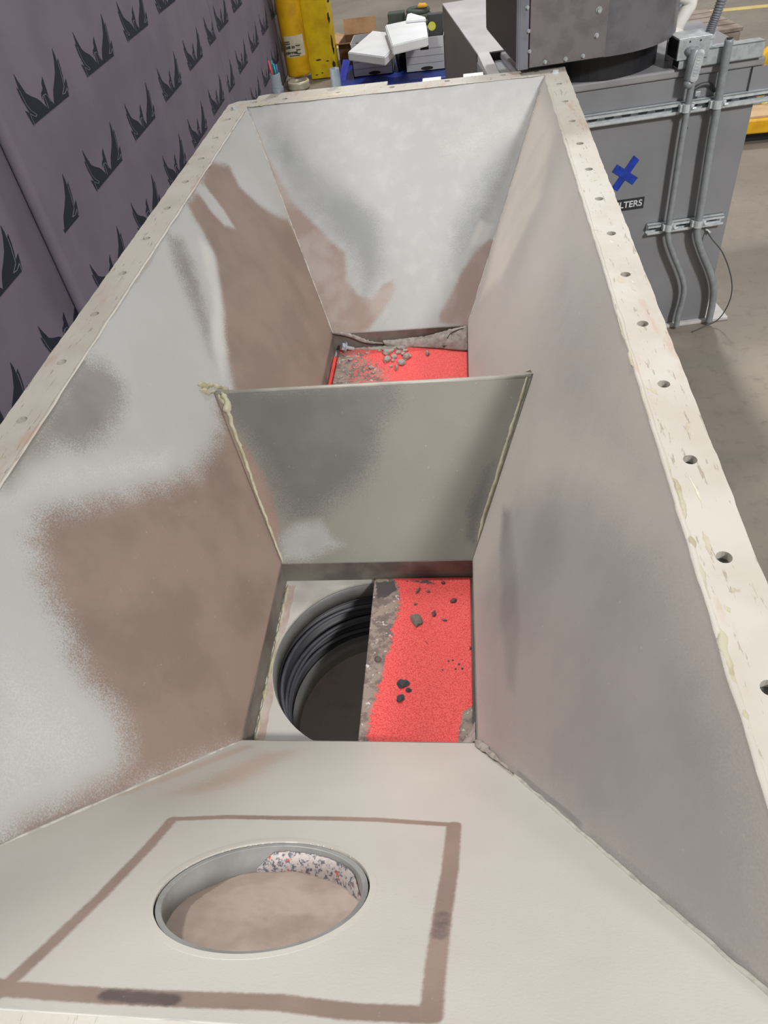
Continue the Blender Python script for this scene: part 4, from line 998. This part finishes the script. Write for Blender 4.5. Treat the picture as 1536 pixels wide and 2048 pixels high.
# ================================================================== BACKGROUND left to right
# grey conduit stubs behind the far rim
def stub(x, y, r, h, label, wires=None):
    t = empty('conduit_stub', (x, y, 0), 0, label, 'conduit')
    bm = NB(); lathe(bm, [(r, 0), (r, RIM + h), (r * .78, RIM + h), (r * .78, RIM + h - .05), (0, RIM + h - .05)], seg=20)
    obj('pipe', bm, 'pvc_grey', t, True)
    return t
s1 = stub(-.353, 2.048, .0155, .048, 'grey plastic conduit stub with coloured wires behind the far rim')
bm = NB(); lathe(bm, [(.0158, RIM - .02), (.0185, RIM - .02), (.0185, RIM + .012), (.0158, RIM + .012)], seg=20, closed=True); obj('pipe_coupling', bm, 'pvc_grey', s1, True)
stub(-.173, 2.05, .0145, .044, 'empty grey plastic conduit stub behind the far rim, right of the wired one')
for k, (dx, dy, h, mt, lb) in enumerate(((-.008, 0, .082, 'wire_red', 'red wire sticking up from the grey conduit stub'), (-.001, .004, .080, 'wire_teal', 'taller teal wire beside the red wire'), (.004, -.002, .074, 'wire_teal', 'middle teal wire in the conduit stub'), (.009, .002, .070, 'wire_blue', 'shortest blue wire in the conduit stub'))):
    bm = NB(); x, y = -.353 + dx, 2.048 + dy; tube(bm, [(x, y, RIM), (x, y, RIM + .05), (x - .003 + .001 * k, y, RIM + h)], .0027, 8)
    tag(centre(obj('electrical_wire', bm, mt, smooth=True)), lb, 'wire')
# yellow column and column guard
yc = empty('steel_column', (-.90, 6.16, 0), 0, 'yellow painted steel column scuffed at its right edge, behind the hopper', 'column')
bm = NB(); box(bm, -.10, .105, -.10, .10, .004, 2.6, bevel=.008, seg=3); col = obj('column_shaft', bm, 'yellow_paint', yc)
random.seed(3)
for (px_, py_, sw, sh) in ((657, 36, .010, .035), (664, 85, .007, .05), (667, 100, .006, .03), (637, 120, .022, .006), (655, 122, .012, .005), (634, 150, .012, .004), (645, 146, .010, .004), (647, 159, .035, .008), (668, 130, .012, .03), (656, 2, .008, .01)):
    q = aty(px_, py_, 6.058) - Vector((-.90, 6.16, 0)); bm = NB()
    lp = [(q.x + sw * math.cos(a_) * (1 + .6 * nz((math.cos(a_) * 2, math.sin(a_) * 2, px_))), q.z + sh * math.sin(a_) * (1 + .6 * nz((math.cos(a_) * 2, math.sin(a_) * 2, py_)))) for a_ in [2 * PI * i / 18 for i in range(18)]]
    f = bm.faces.new([bm.verts.new((x, -.1008, z)) for x, z in lp]); r_ = bmesh.ops.extrude_face_region(bm, geom=[f]); bmesh.ops.translate(bm, verts=[g for g in r_['geom'] if isinstance(g, bmesh.types.BMVert)], vec=(0, .0006, 0))
    obj('scuff_mark', bm, 'scuff_black', col)
yb = empty('column_guard', (-1.075, 5.98, 0), 0, 'orange-yellow plastic guard tube with a paper label left of the yellow column', 'guard')
bm = NB(); lathe(bm, [(.0, .07), (.085, .07), (.092, .085), (.092, 2.3), (0, 2.3)], seg=40); obj('guard_tube', bm, 'yellow_plastic', yb, True)
def onbol(x, y): return aty(x, y, 5.89) - Vector((-1.075, 5.98, 0))
pl = [onbol(572, 73), onbol(618, 68), onbol(620, 110), onbol(580, 117)]
zt, zb = (pl[0].z + pl[1].z) / 2, (pl[2].z + pl[3].z) / 2
bm = NB(); N = 14; t0, t1 = math.radians(-128), math.radians(-28); up, dn = [], []
for i in range(N + 1):
    a_ = t0 + (t1 - t0) * i / N; up.append(bm.verts.new((.0932 * math.cos(a_), .0932 * math.sin(a_), zt))); dn.append(bm.verts.new((.0932 * math.cos(a_), .0932 * math.sin(a_), zb)))
for i in range(N): bm.faces.new((up[i], up[i + 1], dn[i + 1], dn[i]))
plb = obj('paper_label', bm, 'paper_label', yb, True); plb['label'] = 'cream paper label with two lines of bold black words'
def tl(s, size, x, z, al='RIGHT'):
    o = text_mesh(s, size, Matrix.Translation((x, -.0965, z)) @ Matrix.Rotation(PI / 2, 4, 'X'), 'lettering', 'ink', plb, ext=.001, bold=.0008)
zm = (zt + zb) / 2
tl('Bolt to', .028, .020, zm + .0); tl('Universal', .028, .036, zm - .036)
for (x0, x1, z_) in ((-.055, -.015, zt - .035), (-.058, -.012, zt - .048), (.028, .062, zt - .062), (.028, .062, zt - .09), (.028, .06, zt - .115), (-.03, .05, zb + .012)):
    bm = NB(); box(bm, x0, x1, -.0965 if abs(x0) < .04 or True else -.09, -.0955, z_ - .0025, z_ + .0025); obj('print_line', bm, 'ink', plb)
rg = empty('metal_ring', (-1.07, 5.86, 0), 0, 'pale ribbed metal ring on the floor below the yellow guard tube', 'ring')
bm = NB(); prof = [(.075, .0)] + [(.082 + .006 * (i % 2), .008 + .012 * i) for i in range(5)] + [(.076, .06), (.070, .058), (.068, .0)]; lathe(bm, prof, seg=40, closed=True); obj('ring_wall', bm, M('ring_cream', (206, 200, 176), .4, .2), rg, True)

# blue tote, file boxes, lids
BOXZ = .075
tt = empty('blue_tote', (-.28, 5.75, 0), 0, 'flat dark blue plastic tote under the white file boxes', 'tote')
bm = NB(); box(bm, -.42, .46, -.30, .32, 0, BOXZ, bevel=.01); obj('tote_base', bm, 'blue_plastic', tt)
bm = NB(); vs = [bm.verts.new(v) for v in ((-.47, -.24, .01), (-.43, -.28, .01), (-.38, .1, .16), (-.42, .12, .16), (-.455, -.24, 0), (-.415, -.28, 0), (-.365, .1, .15), (-.405, .12, .15))]
for f in ((0, 1, 2, 3), (4, 5, 6, 7), (0, 1, 5, 4), (1, 2, 6, 5), (2, 3, 7, 6), (3, 0, 4, 7)): bm.faces.new([vs[k] for k in f])
obj('tote_flap', bm, M('blue_bright', (52, 66, 190), .4), tt)
def filebox(x0, x1, yf, label, hh=.21, rz=0.0):
    t = empty('file_box', ((x0 + x1) / 2, yf + .15, BOXZ), rz, label, 'file box'); W = (x1 - x0) / 2; th = .005
    bm = NB()
    box(bm, -W, W, -.15, -.15 + th, 0, hh); box(bm, -W, W, .15 - th, .15, 0, hh); box(bm, -W, -W + th, -.15, .15, 0, hh); box(bm, W - th, W, -.15, .15, 0, hh); box(bm, -W, W, -.15, .15, 0, th)
    o = obj('box_carton', bm, 'grey_card', t)
    for k in range(3):
        b = NB(); box(b, -W + .01, W - .01, -.1515, -.1502, .05 + .045 * k, .053 + .045 * k); obj('printed_rule', b, 'card_line', o)
    b = NB(); poly_plate(b, [[(x + .045 * math.cos(a_), z_) for a_, x, z_ in []] or [(.045 * math.cos(a_), .012 * math.sin(a_)) for a_ in [2 * PI * i / 20 for i in range(20)]]], 0, .0012, Matrix.Translation((.01, -.1502, .018)) @ Matrix.Rotation(PI / 2, 4, 'X')); obj('hand_hole', b, 'ink', o)
    b = NB(); box(b, -.03, .03, -.1515, -.15, hh - .075, hh - .05, bevel=.0004); obj('hand_hole', b, 'dark_void', o)
    b = NB(); box(b, -W + .012, W - .012, -.14, .14, .01, .16); obj('box_contents', b, 'dark_void', t)
    return t
pa, pb = atz(708, 155, BOXZ), atz(787, 147, BOXZ); pc, pd = atz(813, 146, BOXZ), atz(891, 138, BOXZ)
filebox(pa.x, pb.x, (pa.y + pb.y) / 2, 'left white file box under the tilted lid, on the blue tote')
filebox(pc.x, pd.x, (pc.y + pd.y) / 2, 'right white open file box beside the dark cabinet side')
def lid(corners, z, th, label, tilt=None):
    P = [atz(x, y, zz) for (x, y), zz in zip(corners, z)]
    c_ = sum(P, Vector()) / 4; t = empty('carton_lid', (c_.x, c_.y, c_.z - th), 0, label, 'box lid')
    bm = NB(); up = [bm.verts.new(p - c_ + Vector((0, 0, th))) for p in P]; dn = [bm.verts.new(p - c_ ) for p in P]
    bm.faces.new(up); bm.faces.new(dn[::-1])
    for i in range(4): bm.faces.new((up[i], up[(i + 1) % 4], dn[(i + 1) % 4], dn[i]))
    bmesh.ops.bevel(bm, geom=bm.edges[:], offset=.006, segments=2, affect='EDGES')
    obj('lid_shell', bm, 'white_card', t); return t
zl = BOXZ + .21 + .052
P4 = [atz(695, 104, zl), atz(745, 61, zl), None, atz(770, 114, zl)]
lid([(695, 104), (745, 61), (812, 69), (770, 114)], [zl] * 4, .052, 'white box lid lying askew on the left file box')
lid([(770, 50), (850, 33), (856, 73), (784, 91)], [zl + .06] * 4, .055, 'white box lid lying across the right file box, overlapping the other lid')
bm = NB(); P = [atz(x, y, zl + .075) for x, y in ((815, 28), (822, 26), (850, 34), (852, 38), (812, 42))]; f = bm.faces.new([bm.verts.new(p) for p in P]); r_ = bmesh.ops.extrude_face_region(bm, geom=[f]); bmesh.ops.translate(bm, verts=[g for g in r_['geom'] if isinstance(g, bmesh.types.BMVert)], vec=(0, 0, -.012))
tag(centre(obj('paper_stack', bm, 'white_card')), 'white folded sheets on the far edge of the overlapping lid', 'paper')
bm = NB(); chunk_mesh(bm, Vector((0, 0, .1)), (pc.x - pb.x) * .36, .13, .12, 8, 3); bmesh.ops.translate(bm, verts=bm.verts, vec=((pb.x + pc.x) / 2, pb.y + .15, BOXZ - .04))
tag(centre(obj('black_bag', bm, 'black_rubber', smooth=True)), 'crumpled black bag squeezed between the two white file boxes', 'bag')
# open cardboard box behind
kb = empty('cardboard_box', (-.55, 6.45, 0), -.06, 'open brown cardboard box with raised flaps behind the left file box', 'box')
W, Dp, hh = .23, .15, .17
bm = NB()
box(bm, -W, W, -Dp, -Dp + .006, 0, hh); box(bm, -W, W, Dp - .006, Dp, 0, hh); box(bm, -W, -W + .006, -Dp, Dp, 0, hh); box(bm, W - .006, W, -Dp, Dp, 0, hh); box(bm, -W, W, -Dp, Dp, 0, .006)
obj('carton', bm, 'cardboard_dark', kb)
def flap(a_, b_2, h, lean, nm='box_flap'):
    A, B = Vector(a_), Vector(b_2); up = Vector(lean).normalized() * h; n_ = (B - A).cross(up).normalized() * .005
    bm = NB(); vs = [bm.verts.new(p) for p in (A, B, B + up, A + up, A + n_, B + n_, B + up + n_, A + up + n_)]
    for f in ((0, 1, 2, 3), (4, 5, 6, 7), (0, 1, 5, 4), (1, 2, 6, 5), (2, 3, 7, 6), (3, 0, 4, 7)): bm.faces.new([vs[k] for k in f])
    obj(nm, bm, 'cardboard', kb)
flap((-W, Dp, hh), (.04, Dp, hh), .11, (0, .3, 1)); flap((W, -Dp, hh), (W, Dp, hh), .13, (1, .3, .5)); flap((-W, -Dp, hh), (W, -Dp, hh), .12, (-.1, -1, .25)); flap((-W, -Dp, hh), (-W, Dp, hh), .07, (-1, 0, .3))
# dark panel with yellow sticker, helmet-like thing, wrapped bag
dp = empty('control_pad', tuple(atz(872, 78, .38)), 0, 'charcoal flat box with a round yellow sticker standing in the open right file box', 'device')
dp.location = (atz(872, 78, .228).x, atz(872, 78, .228).y, .2285)
Yd = dp.location.y
c0 = [aty(x, y, Yd) - dp.location for x, y in ((856, 27), (885, 23), (887, 75), (858, 78))]
bm = NB(); w_ = (c0[1] - c0[0]).length / 2; x0 = min(c0[0].x, c0[3].x); x1 = max(c0[1].x, c0[2].x); z1 = c0[0].z
box(bm, x0, x1, -.02, .02, -.002, z1, bevel=.008, seg=3); pad = obj('pad_body', bm, 'charcoal_plastic', dp)
bm = NB(); q = aty(864, 51, Yd) - dp.location; tube(bm, [Vector((q.x, -.02, q.z)), Vector((q.x, -.0215, q.z))], .028, 24); obj('round_sticker', bm, 'yellow_sticker', pad)
hx = atz(836, 22, .1); hl = empty('coiled_hose', (hx.x, hx.y, 0), 0, 'dark green coiled hose with an orange patch on the far floor', 'hose')
bm = NB()
for k in range(3):
    r_ = .11 - .012 * k; tube(bm, [(r_ * math.cos(a_), r_ * math.sin(a_), .025 + .04 * k) for a_ in [2 * PI * i / 28 for i in range(28)]], .025, 10, closed=True)
obj('hose_coils', bm, 'olive_plastic', hl, True)
bm = NB(); chunk_mesh(bm, Vector((.045, -.06, .15)), .05, .035, .022, 3); obj('orange_patch', bm, 'orange_plastic', hl, True)
bm = NB(); P = atz(793, 33, .05); box(bm, P.x - .08, P.x + .08, P.y - .05, P.y + .05, 0, .09, bevel=.01)
tag(centre(obj('tool_case', bm, 'olive_plastic')), 'small dark green case on the floor behind the overlapping lid', 'case')

# yellow cart at the right edge
ym = empty('lift_cart', tuple(atz(1488, 292, 0)), 0, 'yellow steel cart with a white label at the far right edge', 'cart')
ymo = Vector(ym.location)
def cy_(x, y, d): return on(x, y, ymo + Vector((0, d, 0)), (0, 1, 0)) - ymo
def cbox(nm, x0, y0_, x1, y1_, d, dd, mat, bev=.004, par=None, zmin=None):
    a_, b_3 = cy_(x0, y0_, d), cy_(x1, y1_, d); bm = NB()
    box(bm, min(a_.x, b_3.x), max(a_.x, b_3.x), d, d + dd, zmin if zmin is not None else min(a_.z, b_3.z), max(a_.z, b_3.z), bevel=bev); return obj(nm, bm, mat, par or ym)
bm = NB(); box(bm, -.2, .8, .0, .55, .055, .125, bevel=.008); obj('cart_base', bm, 'yellow_plastic', ym)
bm = NB(); box(bm, -.2, .8, .02, .55, .1255, .135); obj('deck', bm, 'tan_board', ym)
bm = NB(); box(bm, -.2, .8, .06, .5, 0, .054); obj('wheel_box', bm, 'black_rubber', ym)
cbox('upright', 1512, 178, 1534, 256, .22, .06, 'yellow_plastic', zmin=.1355)
cbox('side_plate', 1534.5, 178, 1640, 256, .25, .06, 'yellow_plastic', zmin=.1355)
cbox('timber_block', 1494, 218, 1511, 250, .2, .12, 'wood', zmin=.1355)
lbp = cbox('warning_label', 1506, 197, 1562, 222, .205, .006, 'white_print', .001)
cbox('label_band', 1510, 209, 1545, 213, .202, .0025, M('band_red', (170, 90, 60), .6), .0003, par=lbp)
bm = NB(); q = cy_(1530, 201, .2045); tube(bm, [q, q + Vector((0, -.002, 0))], .018, 20); obj('label_disc', bm, 'yellow_sticker', lbp)
bm = NB(); a0 = cy_(1548, 128, .3); rr = (cy_(1548, 101, .3) - a0).length
tube(bm, [Vector((a0.x - rr, .3, .1355))] + [a0 + Vector((-rr * math.cos(t), 0, rr * math.sin(t))) for t in [PI * i / 16 for i in range(17)]] + [Vector((a0.x + rr, .3, .1355))], .035, 12)
obj('guard_hoop', bm, 'yellow_plastic', ym, True)
